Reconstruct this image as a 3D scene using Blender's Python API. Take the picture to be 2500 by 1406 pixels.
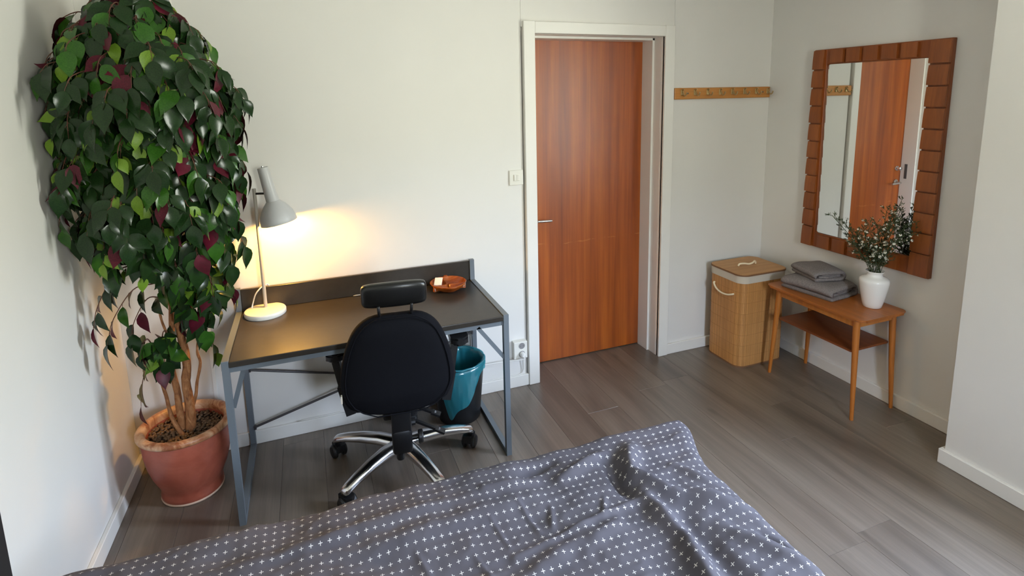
import bpy, bmesh, math, random
from math import sin, cos, pi, radians, sqrt, atan2
from mathutils import Vector, Matrix, noise

for o in list(bpy.data.objects): bpy.data.objects.remove(o, do_unlink=True)
SC = bpy.context.scene
COL = SC.collection
random.seed(11)

# ------------------------------------------------------------------ camera
def make_camera():
    yaw, pitch, roll = 0.369456, 0.167914, 0.0186346
    f, cx, cy = 1360.448, 1277.04, 461.577
    F = Vector((sin(yaw)*cos(pitch), cos(yaw)*cos(pitch), -sin(pitch)))
    R = Vector((cos(yaw), -sin(yaw), 0)); D = F.cross(R)
    R2 = cos(roll)*R + sin(roll)*D; D2 = -sin(roll)*R + cos(roll)*D
    cam = bpy.data.cameras.new('camera'); ob = bpy.data.objects.new('camera', cam); COL.objects.link(ob)
    cam.sensor_fit = 'HORIZONTAL'; cam.sensor_width = 36; cam.lens = 36*f/2500
    cam.shift_x = (1250-cx)/2500; cam.shift_y = (cy-703)/2500
    cam.clip_start = 0.02
    m = Matrix((R2, -D2, -F)).transposed().to_4x4(); m.translation = (0.855833, -2.919881, 1.725634)
    ob.matrix_world = m
    SC.camera = ob
make_camera()
CAM = Vector((0.855833, -2.919881, 1.725634))

# ------------------------------------------------------------------ world, daylight, exposure
W_ = bpy.data.worlds.new('World'); SC.world = W_; W_.use_nodes = True
nt = W_.node_tree; nt.nodes.clear()
tc = nt.nodes.new('ShaderNodeTexCoord'); sep = nt.nodes.new('ShaderNodeSeparateXYZ')
rmp = nt.nodes.new('ShaderNodeValToRGB'); bg = nt.nodes.new('ShaderNodeBackground'); wo = nt.nodes.new('ShaderNodeOutputWorld')
mr = nt.nodes.new('ShaderNodeMapRange'); mr.inputs['From Min'].default_value = -1; mr.inputs['From Max'].default_value = 1
nt.links.new(tc.outputs['Generated'], sep.inputs[0]); nt.links.new(sep.outputs['Z'], mr.inputs['Value'])
nt.links.new(mr.outputs[0], rmp.inputs[0]); nt.links.new(rmp.outputs[0], bg.inputs['Color']); nt.links.new(bg.outputs[0], wo.inputs['Surface'])
cr = rmp.color_ramp
cr.elements[0].position = 0.0; cr.elements[0].color = (0.96, 1.0, 0.88, 1)      # bright garden below
cr.elements[1].position = 1.0; cr.elements[1].color = (1.05, 1.40, 2.0, 1)      # zenith
e = cr.elements.new(0.58); e.color = (0.96, 1.0, 0.88, 1)                        # pale horizon and tree line
e = cr.elements.new(0.62); e.color = (1.48, 1.75, 2.2, 1)                        # overcast sky
bg.inputs['Strength'].default_value = 56.0

WIN = dict(x=3.5027, y0=-2.26, y1=-1.73, z0=0.80, z1=2.22)                       # window in the right-hand wall
WIN2 = dict(y=-4.4, x0=1.62, x1=2.12, z0=1.10, z1=2.22)                           # window in the wall behind the camera
def portal(name, w, h, m):
    pl = bpy.data.lights.new(name, 'AREA'); pl.shape = 'RECTANGLE'; pl.size = w; pl.size_y = h; pl.cycles.is_portal = True
    po = bpy.data.objects.new(name, pl); COL.objects.link(po); po.matrix_world = m
portal('window_portal', WIN['y1']-WIN['y0'], WIN['z1']-WIN['z0'], Matrix(((0,0,1,WIN['x']+0.16),(1,0,0,(WIN['y0']+WIN['y1'])/2),(0,1,0,(WIN['z0']+WIN['z1'])/2),(0,0,0,1))))
portal('window_portal', WIN2['x1']-WIN2['x0'], WIN2['z1']-WIN2['z0'], Matrix(((1,0,0,(WIN2['x0']+WIN2['x1'])/2),(0,0,-1,WIN2['y']-0.30),(0,1,0,(WIN2['z0']+WIN2['z1'])/2),(0,0,0,1))))

vs = SC.view_settings
SC.display_settings.display_device = 'sRGB'
vs.view_transform = 'Standard'; vs.look = 'None'; vs.gamma = 1.0; vs.use_curve_mapping = False
vs.exposure = 0.0
SC.cycles.use_denoising = True
SC.cycles.max_bounces = 8; SC.cycles.diffuse_bounces = 5; SC.cycles.glossy_bounces = 4
SC.cycles.use_adaptive_sampling = True; SC.cycles.adaptive_threshold = 0.02
SC.cycles.transmission_bounces = 6; SC.cycles.transparent_max_bounces = 8
SC.cycles.sample_clamp_indirect = 6.0
SC.cycles.caustics_reflective = False; SC.cycles.caustics_refractive = False

# ------------------------------------------------------------------ materials
class N:
    def __init__(s, name):
        s.m = bpy.data.materials.new(name); s.m.use_nodes = True
        s.t = s.m.node_tree; s.b = s.t.nodes['Principled BSDF']; s.out = s.t.nodes['Material Output']
    def n(s, typ, **kw):
        x = s.t.nodes.new('ShaderNode'+typ)
        for k, v in kw.items(): setattr(x, k, v)
        return x
    def l(s, a, b): s.t.links.new(a, b)
    def coord(s, scale=(1,1,1), rand=False, kind='Object'):
        tc = s.n('TexCoord'); mp = s.n('Mapping'); mp.inputs['Scale'].default_value = scale
        src = tc.outputs[kind]
        if rand:
            oi = s.n('ObjectInfo'); mu = s.n('VectorMath', operation='SCALE'); cb = s.n('CombineXYZ')
            for i in range(3): s.l(oi.outputs['Random'], cb.inputs[i])
            s.l(cb.outputs[0], mu.inputs[0]); mu.inputs['Scale'].default_value = 7.3
            ad = s.n('VectorMath', operation='ADD'); s.l(src, ad.inputs[0]); s.l(mu.outputs[0], ad.inputs[1]); src = ad.outputs[0]
        s.l(src, mp.inputs['Vector']); return mp.outputs[0]
    def noise(s, vec, scale, detail=4, rough=.55, dist=0):
        x = s.n('TexNoise'); x.inputs['Scale'].default_value = scale; x.inputs['Detail'].default_value = detail
        x.inputs['Roughness'].default_value = rough; x.inputs['Distortion'].default_value = dist
        s.l(vec, x.inputs['Vector']); return x.outputs['Fac']
    def ramp(s, fac, stops):
        r = s.n('ValToRGB'); s.l(fac, r.inputs[0]); el = r.color_ramp.elements
        for i, (p, c) in enumerate(stops):
            x = el[i] if i < 2 else el.new(p)
            x.position = p; x.color = (*c, 1)
        return r.outputs[0]
    def mixc(s, fac, a, b, blend='MIX'):
        x = s.n('Mix', data_type='RGBA', blend_type=blend)
        for i, v in ((0, fac), (6, a), (7, b)):
            if isinstance(v, (int, float)): x.inputs[i].default_value = v
            elif isinstance(v, tuple): x.inputs[i].default_value = (*v, 1)
            else: s.l(v, x.inputs[i])
        return x.outputs[2]
    def bump(s, h, strength=.2, dist=.002):
        x = s.n('Bump'); x.inputs['Strength'].default_value = strength; x.inputs['Distance'].default_value = dist
        s.l(h, x.inputs['Height']); s.l(x.outputs[0], s.b.inputs['Normal'])
    def base(s, c, rough=.5, metal=0., spec=.5):
        if isinstance(c, tuple): s.b.inputs['Base Color'].default_value = (*c, 1)
        else: s.l(c, s.b.inputs['Base Color'])
        s.b.inputs['Roughness'].default_value = rough; s.b.inputs['Metallic'].default_value = metal
        s.b.inputs['Specular IOR Level'].default_value = spec
        return s.m

def plain(name, c, rough=.5, metal=0., spec=.5, var=.0, vscale=6., bump=0., bscale=200.):
    k = N(name)
    col = c
    if var or bump:
        v = k.coord()
    if var:
        f = k.noise(v, vscale)
        col = k.ramp(f, [(.3, tuple(x*(1-var) for x in c)), (.7, tuple(min(1, x*(1+var)) for x in c))])
    if bump: k.bump(k.noise(v, bscale, 3), bump, .001)
    return k.base(col, rough, metal, spec)

def wood(name, c1, c2, axis='Z', fine=60., rough=.4, bands=9., dark=None, rand=False, bump=.08, spec=.5):
    k = N(name); a = 'XYZ'.index(axis)
    sc = [1., 1., 1.]; sc[a] = .045
    v = k.coord(tuple(sc), rand)
    f1 = k.noise(v, bands, 3, .6, .6); f2 = k.noise(v, fine, 5, .7)
    col = k.ramp(f1, [(.32, c1), (.68, c2)])
    g = k.ramp(f2, [(.35, (.72,.72,.72)), (.65, (1.08,1.08,1.08))])
    col = k.mixc(.75, col, g, 'MULTIPLY')
    k.bump(f2, bump, .001)
    return k.base(col, rough, 0, spec)

def srgb(r, g, b):
    f = lambda c: (c/255/12.92) if c/255 <= .04045 else ((c/255+.055)/1.055)**2.4
    return (f(r), f(g), f(b))

M = {}
M['wall'] = plain('wall_paint', (.75,.73,.69), .75, var=.012, vscale=3, bump=.05, bscale=260)
M['ceil'] = plain('ceiling_paint', (.74,.73,.70), .8)
M['trim'] = plain('white_gloss_trim', (.82,.80,.75), .38, var=.01, vscale=5)
M['door'] = None
def door_mat():
    k = N('teak_veneer_door')
    v = k.coord((1,1,.035)); f1 = k.noise(v, 16, 3, .6, .35)
    v2 = k.coord((1,1,.02)); f2 = k.noise(v2, 95, 5, .7)
    v3 = k.coord((1,1,.3)); f3 = k.noise(v3, 5.5, 3, .5, 1.5)
    col = k.ramp(f1, [(.28, srgb(128,56,8)), (.5, srgb(160,78,16)), (.74, srgb(184,100,28))])
    col = k.mixc(.55, col, k.ramp(f2, [(.35,(.78,.74,.70)),(.62,(1.06,1.06,1.06))]), 'MULTIPLY')
    col = k.mixc(.35, col, k.ramp(f3, [(.35,(.8,.76,.72)),(.65,(1.1,1.1,1.1))]), 'MULTIPLY')
    # a long worn scuff across the veneer
    tcn = k.n('TexCoord'); sp = k.n('SeparateXYZ'); k.l(tcn.outputs['Object'], sp.inputs[0])
    wob = k.noise(k.coord((1,1,1)), 7, 2); ma = k.n('Math', operation='MULTIPLY_ADD'); k.l(wob, ma.inputs[0]); ma.inputs[1].default_value = .05; k.l(sp.outputs['Z'], ma.inputs[2])
    su = k.n('Math', operation='SUBTRACT'); k.l(ma.outputs[0], su.inputs[0]); su.inputs[1].default_value = .815
    ab = k.n('Math', operation='ABSOLUTE'); k.l(su.outputs[0], ab.inputs[0])
    lt = k.n('Math', operation='LESS_THAN'); k.l(ab.outputs[0], lt.inputs[0]); lt.inputs[1].default_value = .003
    brk = k.n('MapRange'); k.l(k.noise(k.coord((1,1,1)), 9, 3), brk.inputs[0]); brk.inputs[1].default_value = .50; brk.inputs[2].default_value = .62; brk.inputs[4].default_value = .5
    m2 = k.n('Math', operation='MULTIPLY'); k.l(lt.outputs[0], m2.inputs[0]); k.l(brk.outputs[0], m2.inputs[1])
    col = k.mixc(m2.outputs[0], col, srgb(222,150,80))
    k.bump(f2, .05, .001)
    return k.base(col, .37, 0, .75)
M['door'] = door_mat()
M['chrome'] = plain('polished_aluminium', (.80,.80,.82), .2, 1.)
M['steel'] = plain('brushed_steel', (.62,.61,.59), .28, 1.)
M['brass'] = plain('aged_brass', (.55,.42,.22), .3, 1.)
M['dskframe'] = plain('grey_powder_coat', (.155,.180,.205), .42, .25, var=.03)
M['desktop'] = plain('black_brown_laminate', (.034,.029,.024), .30, 0, .28, var=.12, vscale=30, bump=.06, bscale=500)
M['rod'] = plain('dark_steel_rod', (.09,.085,.09), .4, .6)
M['lampwhite'] = plain('white_lamp_enamel', (.46,.46,.455), .4)
M['lampbase'] = plain('cream_lamp_enamel', (.80,.78,.73), .35)
M['cordwhite'] = plain('white_cord', (.78,.76,.72), .45)
M['blackplastic'] = plain('black_plastic', (.007,.007,.008), .38, bump=.05, bscale=400)
M['leather'] = plain('black_leatherette', (.006,.006,.006), .32, 0, .5, bump=.12, bscale=350)
M['fabric'] = plain('black_navy_upholstery', (.0045,.0048,.0070), .9, 0, .12, var=.15, vscale=300, bump=.3, bscale=900)
M['rubber'] = plain('caster_rubber', (.012,.012,.013), .45)
M['plasticwhite'] = plain('white_switch_plastic', (.78,.76,.69), .3)
M['darkhole'] = plain('socket_recess', (.25,.24,.24), .5)
M['socketmetal'] = plain('socket_contact', (.10,.10,.10), .4)
M['rackwood'] = wood('rack_oak', srgb(196,134,66), srgb(176,114,52), 'X', 60, .42)
M['mirwood'] = wood('carved_teak', srgb(156,86,34), srgb(132,68,24), 'Z', 70, .36, rand=True)
M['mirwoodbase'] = wood('teak_frame_board', srgb(150,78,28), srgb(122,60,20), 'Z', 70, .40)
k = N('mirror_glass'); M['mirror'] = k.base((.90,.92,.90), .005, 1.)
M['tablewood'] = wood('teak_table_top', srgb(172,100,40), srgb(142,78,28), 'Y', 60, .34)
M['legwood'] = wood('oak_table_leg', srgb(196,124,52), srgb(172,100,38), 'Z', 60, .36)
M['shelfwood'] = wood('teak_shelf', srgb(134,70,30), srgb(112,56,22), 'Y', 60, .38)
M['ham'] = None
def bamboo(name, axis, c1, c2):
    k = N(name); sc = [1.,1.,1.]; sc['XYZ'.index(axis)] = .02
    v = k.coord(tuple(sc)); f = k.noise(v, 60, 2, .5); f2 = k.noise(v, 240, 3, .6)
    col = k.ramp(f, [(.3, c1), (.7, c2)]); col = k.mixc(.6, col, k.ramp(f2, [(.35,(.7,.66,.6)),(.65,(1.08,1.08,1.08))]), 'MULTIPLY')
    oi = k.n('ObjectInfo'); col = k.mixc(.8, col, k.ramp(oi.outputs['Random'], [(0,(.80,.76,.70)),(.5,(.97,.96,.94)),(1,(1.12,1.12,1.12))]), 'MULTIPLY')
    k.bump(f2, .25, .001)
    return k.base(col, .5)
M['ham'] = bamboo('bamboo_slats', 'Z', srgb(205,152,92), srgb(180,124,66))
M['hamlid'] = bamboo('bamboo_lid', 'X', srgb(206,158,104), srgb(188,136,82))
M['hamedge'] = plain('brown_edging', srgb(120,84,56), .7)
M['thread'] = plain('stitch_thread', srgb(158,112,62), .8)
M['liner'] = plain('cotton_liner', srgb(196,186,170), .9, bump=.3, bscale=600)
M['rope'] = plain('cotton_rope', srgb(232,216,184), .85, bump=.4, bscale=500)
M['towel'] = plain('grey_towel', (.21,.185,.178), .95, 0, .2, var=.22, vscale=140, bump=1.0, bscale=420)
M['ceramic'] = plain('white_ceramic', (.84,.83,.80), .14)
M['pot'] = None
def pot_mat():
    k = N('terracotta_glaze'); v = k.coord((1,1,1.4)); f = k.noise(v, 5, 4, .6, .8); f2 = k.noise(v, 40, 4)
    col = k.ramp(f, [(.3, srgb(152,74,56)), (.55, srgb(170,92,72)), (.8, srgb(166,88,80))])
    col = k.mixc(.25, col, k.ramp(f2, [(.3,(.75,.7,.68)),(.7,(1.1,1.1,1.1))]), 'MULTIPLY')
    return k.base(col, .32)
M['pot'] = pot_mat()
k = N('worn_rim'); v = k.coord(); f = k.noise(v, 9, 5, .7, 1.2)
M['potrim'] = k.base(k.ramp(f, [(.38, srgb(150,86,50)), (.5, srgb(196,146,108)), (.66, srgb(216,182,150))]), .4)
M['potfoot'] = plain('bare_clay_foot', srgb(222,190,166), .8)
M['pebble'] = plain('brown_clay_pebble', srgb(104,78,54), .6, var=.55, vscale=60)
M['soil'] = plain('dark_potting_soil', srgb(44,32,24), .95, var=.4, vscale=90)
def bark_mat():
    k = N('ficus_bark'); v = k.coord((1,1,.35)); f = k.noise(v, 45, 5, .7, .8)
    k.bump(f, .6, .004)
    return k.base(k.ramp(f, [(.32, srgb(108,64,34)), (.55, srgb(164,110,66)), (.75, srgb(196,152,108))]), .75)
M['bark'] = bark_mat()
M['twig'] = plain('twig', srgb(92,56,40), .7)
def leaf_mat(name, c1, c2, rough):
    k = N(name); v = k.coord((1,1,1), False); f = k.noise(v, 22, 3)
    oi = k.n('ObjectInfo')
    col = k.ramp(f, [(.3, c1), (.7, c2)])
    k.b.inputs['Coat Weight'].default_value = 0.0
    return k.base(col, rough, 0, .28)
M['leafA'] = leaf_mat('leaf_dark_green', srgb(22,42,20), srgb(34,58,26), .20)
M['leafB'] = leaf_mat('leaf_mid_green', srgb(40,78,24), srgb(54,96,30), .22)
M['leafC'] = leaf_mat('leaf_pale_green', srgb(88,120,32), srgb(108,138,42), .38)
M['leafR'] = leaf_mat('leaf_burgundy', srgb(60,14,24), srgb(92,20,40), .42)
M['midrib'] = plain('leaf_stem_red', srgb(120,50,40), .6)
k = N('teal_bag'); d = k.n('BsdfDiffuse'); d.inputs[0].default_value = (*srgb(58,176,194),1); tl = k.n('BsdfTranslucent'); tl.inputs[0].default_value = (*srgb(80,196,210),1)
tr = k.n('BsdfTransparent'); tr.inputs[0].default_value = (*srgb(120,215,225),1); gl = k.n('BsdfGlossy'); gl.inputs['Roughness'].default_value = .25
m1 = k.n('MixShader'); m1.inputs[0].default_value = .5; k.l(d.outputs[0], m1.inputs[1]); k.l(tl.outputs[0], m1.inputs[2])
m2 = k.n('MixShader'); m2.inputs[0].default_value = .38; k.l(m1.outputs[0], m2.inputs[1]); k.l(tr.outputs[0], m2.inputs[2])
m3 = k.n('MixShader'); m3.inputs[0].default_value = .10; k.l(m2.outputs[0], m3.inputs[1]); k.l(gl.outputs[0], m3.inputs[2]); k.l(m3.outputs[0], k.out.inputs['Surface'])
M['bag'] = k.m
M['binmetal'] = plain('black_bin_metal', (.012,.013,.015), .4, .3)
M['bowlwood'] = wood('monkeypod_wood', srgb(176,92,32), srgb(128,58,18), 'X', 40, .22, bands=30)
M['card'] = plain('white_card', srgb(238,228,212), .6)
M['pen'] = plain('silver_pen', (.7,.7,.72), .3, 1.)
M['stem'] = plain('flower_stem', srgb(58,70,38), .7)
M['petal'] = plain('white_petal', srgb(232,232,222), .6)
M['flowereye'] = plain('yellow_flower_eye', srgb(196,160,60), .7)
M['headboard'] = plain('black_headboard', (.012,.012,.013), .6)
M['mattress'] = plain('mattress_ticking', (.6,.6,.6), .9)
k = N('window_pane'); gtr = k.n('BsdfTransparent'); ggl = k.n('BsdfGlossy'); ggl.inputs['Roughness'].default_value = .02
mx = k.n('MixShader'); mx.inputs[0].default_value = .06; k.l(gtr.outputs[0], mx.inputs[1]); k.l(ggl.outputs[0], mx.inputs[2]); k.l(mx.outputs[0], k.out.inputs['Surface'])
M['pane'] = k.m
k = N('warm_bulb'); k.base((.9,.8,.6), .4); k.b.inputs['Emission Color'].default_value = (1,.50,.08,1); k.b.inputs['Emission Strength'].default_value = 620
M['bulb'] = k.m

def floor_mat():
    k = N('grey_oak_laminate')
    v = k.coord((1,.09,1), True); f1 = k.noise(v, 7, 4, .55, .9)
    v2 = k.coord((1,.03,1), True); f2 = k.noise(v2, 85, 5, .7)
    v3 = k.coord((1,.35,1), True); f3 = k.noise(v3, 6.5, 2, .5, .4)
    col = k.ramp(f1, [(.28, srgb(86,75,66)), (.5, srgb(110,98,87)), (.75, srgb(127,115,103))])
    col = k.mixc(.55, col, k.ramp(f2, [(.35,(.72,.70,.68)),(.65,(1.1,1.1,1.1))]), 'MULTIPLY')
    col = k.mixc(1.0, col, k.ramp(f3, [(.20,(.42,.38,.35)),(.31,(1,1,1))]), 'MULTIPLY')   # knots
    oi = k.n('ObjectInfo'); col = k.mixc(.5, col, k.ramp(oi.outputs['Random'], [(0,(.92,.915,.91)),(1,(1.06,1.06,1.06))]), 'MULTIPLY')
    k.bump(f2, .10, .001)
    return k.base(col, .34, 0, .9)
M['floor'] = floor_mat()
def duvet_mat():
    k = N('grey_cross_print_cotton')
    uv = k.n('UVMap'); sp = k.n('SeparateXYZ'); k.l(uv.outputs[0], sp.inputs[0])
    def axis(out, pitch):
        d = k.n('Math', operation='DIVIDE'); k.l(out, d.inputs[0]); d.inputs[1].default_value = pitch
        fr = k.n('Math', operation='FRACT'); k.l(d.outputs[0], fr.inputs[0])
        s_ = k.n('Math', operation='SUBTRACT'); k.l(fr.outputs[0], s_.inputs[0]); s_.inputs[1].default_value = .5
        a = k.n('Math', operation='ABSOLUTE'); k.l(s_.outputs[0], a.inputs[0])
        m = k.n('Math', operation='MULTIPLY'); k.l(a.outputs[0], m.inputs[0]); m.inputs[1].default_value = pitch
        return m.outputs[0]
    ax, ay = axis(sp.outputs['X'], .0248), axis(sp.outputs['Y'], .0300)
    def lt(a, v):
        x = k.n('Math', operation='LESS_THAN'); k.l(a, x.inputs[0]); x.inputs[1].default_value = v; return x.outputs[0]
    def mul(a, b):
        x = k.n('Math', operation='MULTIPLY'); k.l(a, x.inputs[0]); k.l(b, x.inputs[1]); return x.outputs[0]
    h = mul(lt(ax, .0056), lt(ay, .0009)); v = mul(lt(ax, .0009), lt(ay, .0056))
    mxx = k.n('Math', operation='MAXIMUM'); k.l(h, mxx.inputs[0]); k.l(v, mxx.inputs[1])
    vv = k.coord((1,1,1), False, 'UV'); wv = k.noise(vv, 900, 2)
    base = k.ramp(k.noise(vv, 6, 3), [(.3, srgb(76,73,80)), (.7, srgb(84,81,88))])
    col = k.mixc(mxx.outputs[0], base, srgb(206,203,200))
    k.bump(wv, .15, .0008)
    return k.base(col, .78, 0, .3)
M['duvet'] = duvet_mat()

# ------------------------------------------------------------------ mesh helpers
def B(): return bmesh.new()
def add_box(bm, lo, hi, bev=0, seg=1, mat=0):
    r = bmesh.ops.create_cube(bm, size=1); vs_ = r['verts']
    c = [(a+b)/2 for a, b in zip(lo, hi)]; s = [abs(b-a) for a, b in zip(lo, hi)]
    for v in vs_: v.co = Vector((v.co[i]*s[i]+c[i] for i in range(3)))
    fs = {f for v in vs_ for f in v.link_faces}
    for f in fs: f.material_index = mat
    if bev:
        es = list({e for v in vs_ for e in v.link_edges})
        bmesh.ops.bevel(bm, geom=es, offset=bev, segments=seg, affect='EDGES', profile=.5)
    return bm
def frame_of(t):
    t = t.normalized(); a = Vector((0,0,1)) if abs(t.z) < .9 else Vector((1,0,0))
    u = t.cross(a).normalized(); return u, t.cross(u).normalized()
def add_tube(bm, pts, r, n=10, cap=True, square=False, closed=False):
    pts = [Vector(p) for p in pts]; L = len(pts)
    rad = r if isinstance(r, (list, tuple)) else [r]*L
    rings = []; u = None
    for i, p in enumerate(pts):
        t = (pts[(i+1) % L]-pts[i-1]) if closed else (pts[min(i+1, L-1)]-pts[max(i-1, 0)])
        t.normalize()
        if u is None: u, w = frame_of(t)
        else:
            u = (u - t*u.dot(t)).normalized(); w = t.cross(u).normalized()
        k = 4 if square else n; off = pi/4 if square else 0
        rr = rad[i]*(sqrt(2) if square else 1)
        rings.append([bm.verts.new(p + rr*(cos(2*pi*j/k+off)*u + sin(2*pi*j/k+off)*w)) for j in range(k)])
    k = len(rings[0])
    for i in range(L if closed else L-1):
        a, b = rings[i], rings[(i+1) % L]
        for j in range(k): bm.faces.new((a[j], a[(j+1) % k], b[(j+1) % k], b[j]))
    if cap and not closed: bm.faces.new(list(reversed(rings[0]))); bm.faces.new(rings[-1])
    return bm
def bar(bm, a, b, w, h=None, up=(0,0,1)):
    """rectangular bar from a to b, w across, h along up"""
    a, b = Vector(a), Vector(b); h = h or w; t = (b-a).normalized(); up = Vector(up)
    if abs(t.dot(up)) > .95: up = Vector((0,1,0))
    s = t.cross(up).normalized(); u = s.cross(t).normalized()
    vs_ = [bm.verts.new(p + s*sx*w/2 + u*sy*h/2) for p in (a, b) for sx, sy in ((-1,-1),(1,-1),(1,1),(-1,1))]
    for f in ((3,2,1,0),(4,5,6,7),(0,1,5,4),(1,2,6,5),(2,3,7,6),(3,0,4,7)): bm.faces.new([vs_[i] for i in f])
    return bm
def add_lathe(bm, prof, n=32, c=(0,0,0), axis=None, closed=False):
    """prof: list of (r, z)"""
    c = Vector(c); ax = Vector(axis or (0,0,1)).normalized()
    if abs(ax.z) > .9999: u, w = Vector((1,0,0)), Vector((0,1,0)) * (1 if ax.z > 0 else -1)
    else: u, w = frame_of(ax)
    rings = []
    for r, z in prof:
        if r <= 1e-6: rings.append([bm.verts.new(c+ax*z)])
        else: rings.append([bm.verts.new(c+ax*z+r*(cos(2*pi*j/n)*u+sin(2*pi*j/n)*w)) for j in range(n)])
    for a, b in zip(rings, rings[1:]):
        for j in range(n):
            q = [a[j % len(a)], a[(j+1) % len(a)], b[(j+1) % len(b)], b[j % len(b)]]
            q = list(dict.fromkeys(q))
            if len(q) > 2: bm.faces.new(q)
    return bm
def rrect(hx, hy, r, n=6):
    out = []
    for cx, cy, a0 in ((hx-r, hy-r, 0), (-hx+r, hy-r, pi/2), (-hx+r, -hy+r, pi), (hx-r, -hy+r, 1.5*pi)):
        for i in range(n+1):
            a = a0 + pi/2*i/n; out.append((cx+r*cos(a), cy+r*sin(a)))
    return out
def add_prism(bm, poly, z0, z1, f=None, cap=True):
    """poly in xy extruded in z; f maps (x,y,z)->vec"""
    f = f or (lambda x, y, z: Vector((x, y, z)))
    a = [bm.verts.new(f(x, y, z0)) for x, y in poly]; b = [bm.verts.new(f(x, y, z1)) for x, y in poly]
    n = len(poly)
    for j in range(n): bm.faces.new((a[j], a[(j+1) % n], b[(j+1) % n], b[j]))
    if cap: bm.faces.new(list(reversed(a))); bm.faces.new(b)
    return bm
def spline(pts, n=8):
    P = [Vector(p) for p in pts]; P = [2*P[0]-P[1]] + P + [2*P[-1]-P[-2]]; out = []
    for i in range(1, len(P)-2):
        for k in range(n):
            t = k/n; a, b, c, d = P[i-1:i+3]
            out.append(.5*((2*b)+(c-a)*t+(2*a-5*b+4*c-d)*t*t+(3*b-a-3*c+d)*t**3))
    return out + [P[-2]]

BASE = {}
def thing(name, label, cat, loc=(0,0,0), rotz=0, group=None):
    o = bpy.data.objects.new(name, None); COL.objects.link(o); o.empty_display_size = .05
    o.location = loc; o.rotation_euler = (0, 0, rotz); o['label'] = label; o['category'] = cat
    if group: o['group'] = group
    BASE[o.name] = Vector(loc)
    return o
def tag(o, label, cat, group=None):
    o['label'] = label; o['category'] = cat
    if group: o['group'] = group
    return o
def obj(name, bm, mat, parent=None, smooth=False, world=True, sub=0, origin=None, recalc=True):
    """bm in world coordinates (world=True) or in the parent's own coordinates"""
    if recalc: bmesh.ops.recalc_face_normals(bm, faces=bm.faces[:])
    off = Vector((0,0,0))
    if parent is not None and world: off = BASE.get(parent.name, Vector((0,0,0)))
    if origin is not None: org = Vector(origin) - off
    else: org = Vector((0,0,0))
    for v in bm.verts: v.co -= off + org
    me = bpy.data.meshes.new(name); bm.to_mesh(me); bm.free()
    for m in (mat if isinstance(mat, list) else [mat]): me.materials.append(m)
    if smooth:
        me.polygons.foreach_set('use_smooth', [True]*len(me.polygons))
        if smooth is not True: me.set_sharp_from_angle(angle=radians(smooth))
    o = bpy.data.objects.new(name, me); COL.objects.link(o); o.location = org
    BASE[o.name] = off + org
    if parent is not None: o.parent = parent
    if sub:
        md = o.modifiers.new('Subdivision', 'SUBSURF'); md.levels = sub; md.render_levels = sub
    return o
def struct(o):
    o['kind'] = 'structure'; return o
def box(name, lo, hi, mat, parent=None, bev=0, world=True, origin=None, seg=1):
    return obj(name, add_box(B(), lo, hi, bev, seg), mat, parent, world=world, origin=origin)

# ------------------------------------------------------------------ the room
RW = 3.7624; XB = 3.5027; YB = -1.4366; YN = -4.4; H = 2.46
DX0, DX1 = 2.0643, 2.9137; CX0, CX1 = 1.9965, 2.9838; ZC = 2.12; ZI = 2.055

fl = struct(box('floor', (-.1, YN-.1, -.10), (RW+.45, 1.3, -.012), plain('screed', (.2,.19,.18), .9)))
def planks():
    w, ln, gap = .1930, 1.286, .00035
    bm = add_box(B(), (-w/2+gap, -ln/2+gap, -.012), (w/2-gap, ln/2-gap, 0), .0006)
    first = obj('floor_plank', bm, M['floor'], fl); me = first.data; used = False
    rnd = random.Random(5)
    for i in range(21):
        x = -.045 + w*i
        off = rnd.random()*ln
        y = .25 - ln/2 + off
        while y + ln/2 > YN-.02:
            if y - ln/2 < .26:
                o = first if not used else first.copy()
                if used: COL.objects.link(o)
                used = True
                o.parent = fl; o.location = (x, y, 0)
            y -= ln
planks()

bm = B()
add_box(bm, (-.12, .018, 0), (1.995, .30, H)); add_box(bm, (2.985, .018, 0), (RW+.12, .30, H)); add_box(bm, (1.995, .018, ZC-.05), (2.985, .30, H))
wb = struct(obj('wall_back', bm, M['wall']))
for x0, x1, z0, z1 in ((0,.3465,0,H),(.3475,1.9885,0,H),(1.9895,2.9915,ZC-.03,H),(2.9925,RW,0,H)):
    box('wall_panel', (x0, 0, z0), (x1, .0195, z1), M['wall'], wb, .0008)
struct(box('trim_1', (.339, -.005, .07), (.355, 0, H), M['trim'], None, .001)); 
struct(box('wall_left', (-.12, YN, 0), (0, .10, H), M['wall']))
struct(box('wall_right', (RW, YB-.1, 0), (RW+.12, .10, H), M['wall']))
# right-hand wall that steps into the room, with its window opening
bm = B(); y0, y1, z0, z1 = WIN['y0'], WIN['y1'], WIN['z0'], WIN['z1']
add_box(bm, (XB, y1+.15, 0), (RW+.04, YB, H)); add_box(bm, (XB, y1, 0), (XB+.14, y1+.15, H)); add_box(bm, (XB, YN-.1, 0), (XB+.14, y0, H))
add_box(bm, (XB, y0, 0), (XB+.14, y1, z0)); add_box(bm, (XB, y0, z1), (XB+.14, y1, H))
struct(obj('wall_right_window', bm, M['wall']))
bm = B(); add_box(bm, (1.6, 1.2, 0), (3.4, 1.3, H)); add_box(bm, (1.5, .30, 0), (1.6, 1.3, H)); add_box(bm, (3.4, .30, 0), (3.5, 1.3, H)); add_box(bm, (1.5, .30, H), (3.5, 1.3, H+.1)); add_box(bm, (1.6, .30, -.012), (3.4, 1.2, 0))
struct(obj('wall_light_block', bm, M['wall']))  # unseen closed box added behind the door to block light leaking under it
bm = B(); wx0, wx1, wz0, wz1 = WIN2['x0'], WIN2['x1'], WIN2['z0'], WIN2['z1']
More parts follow.
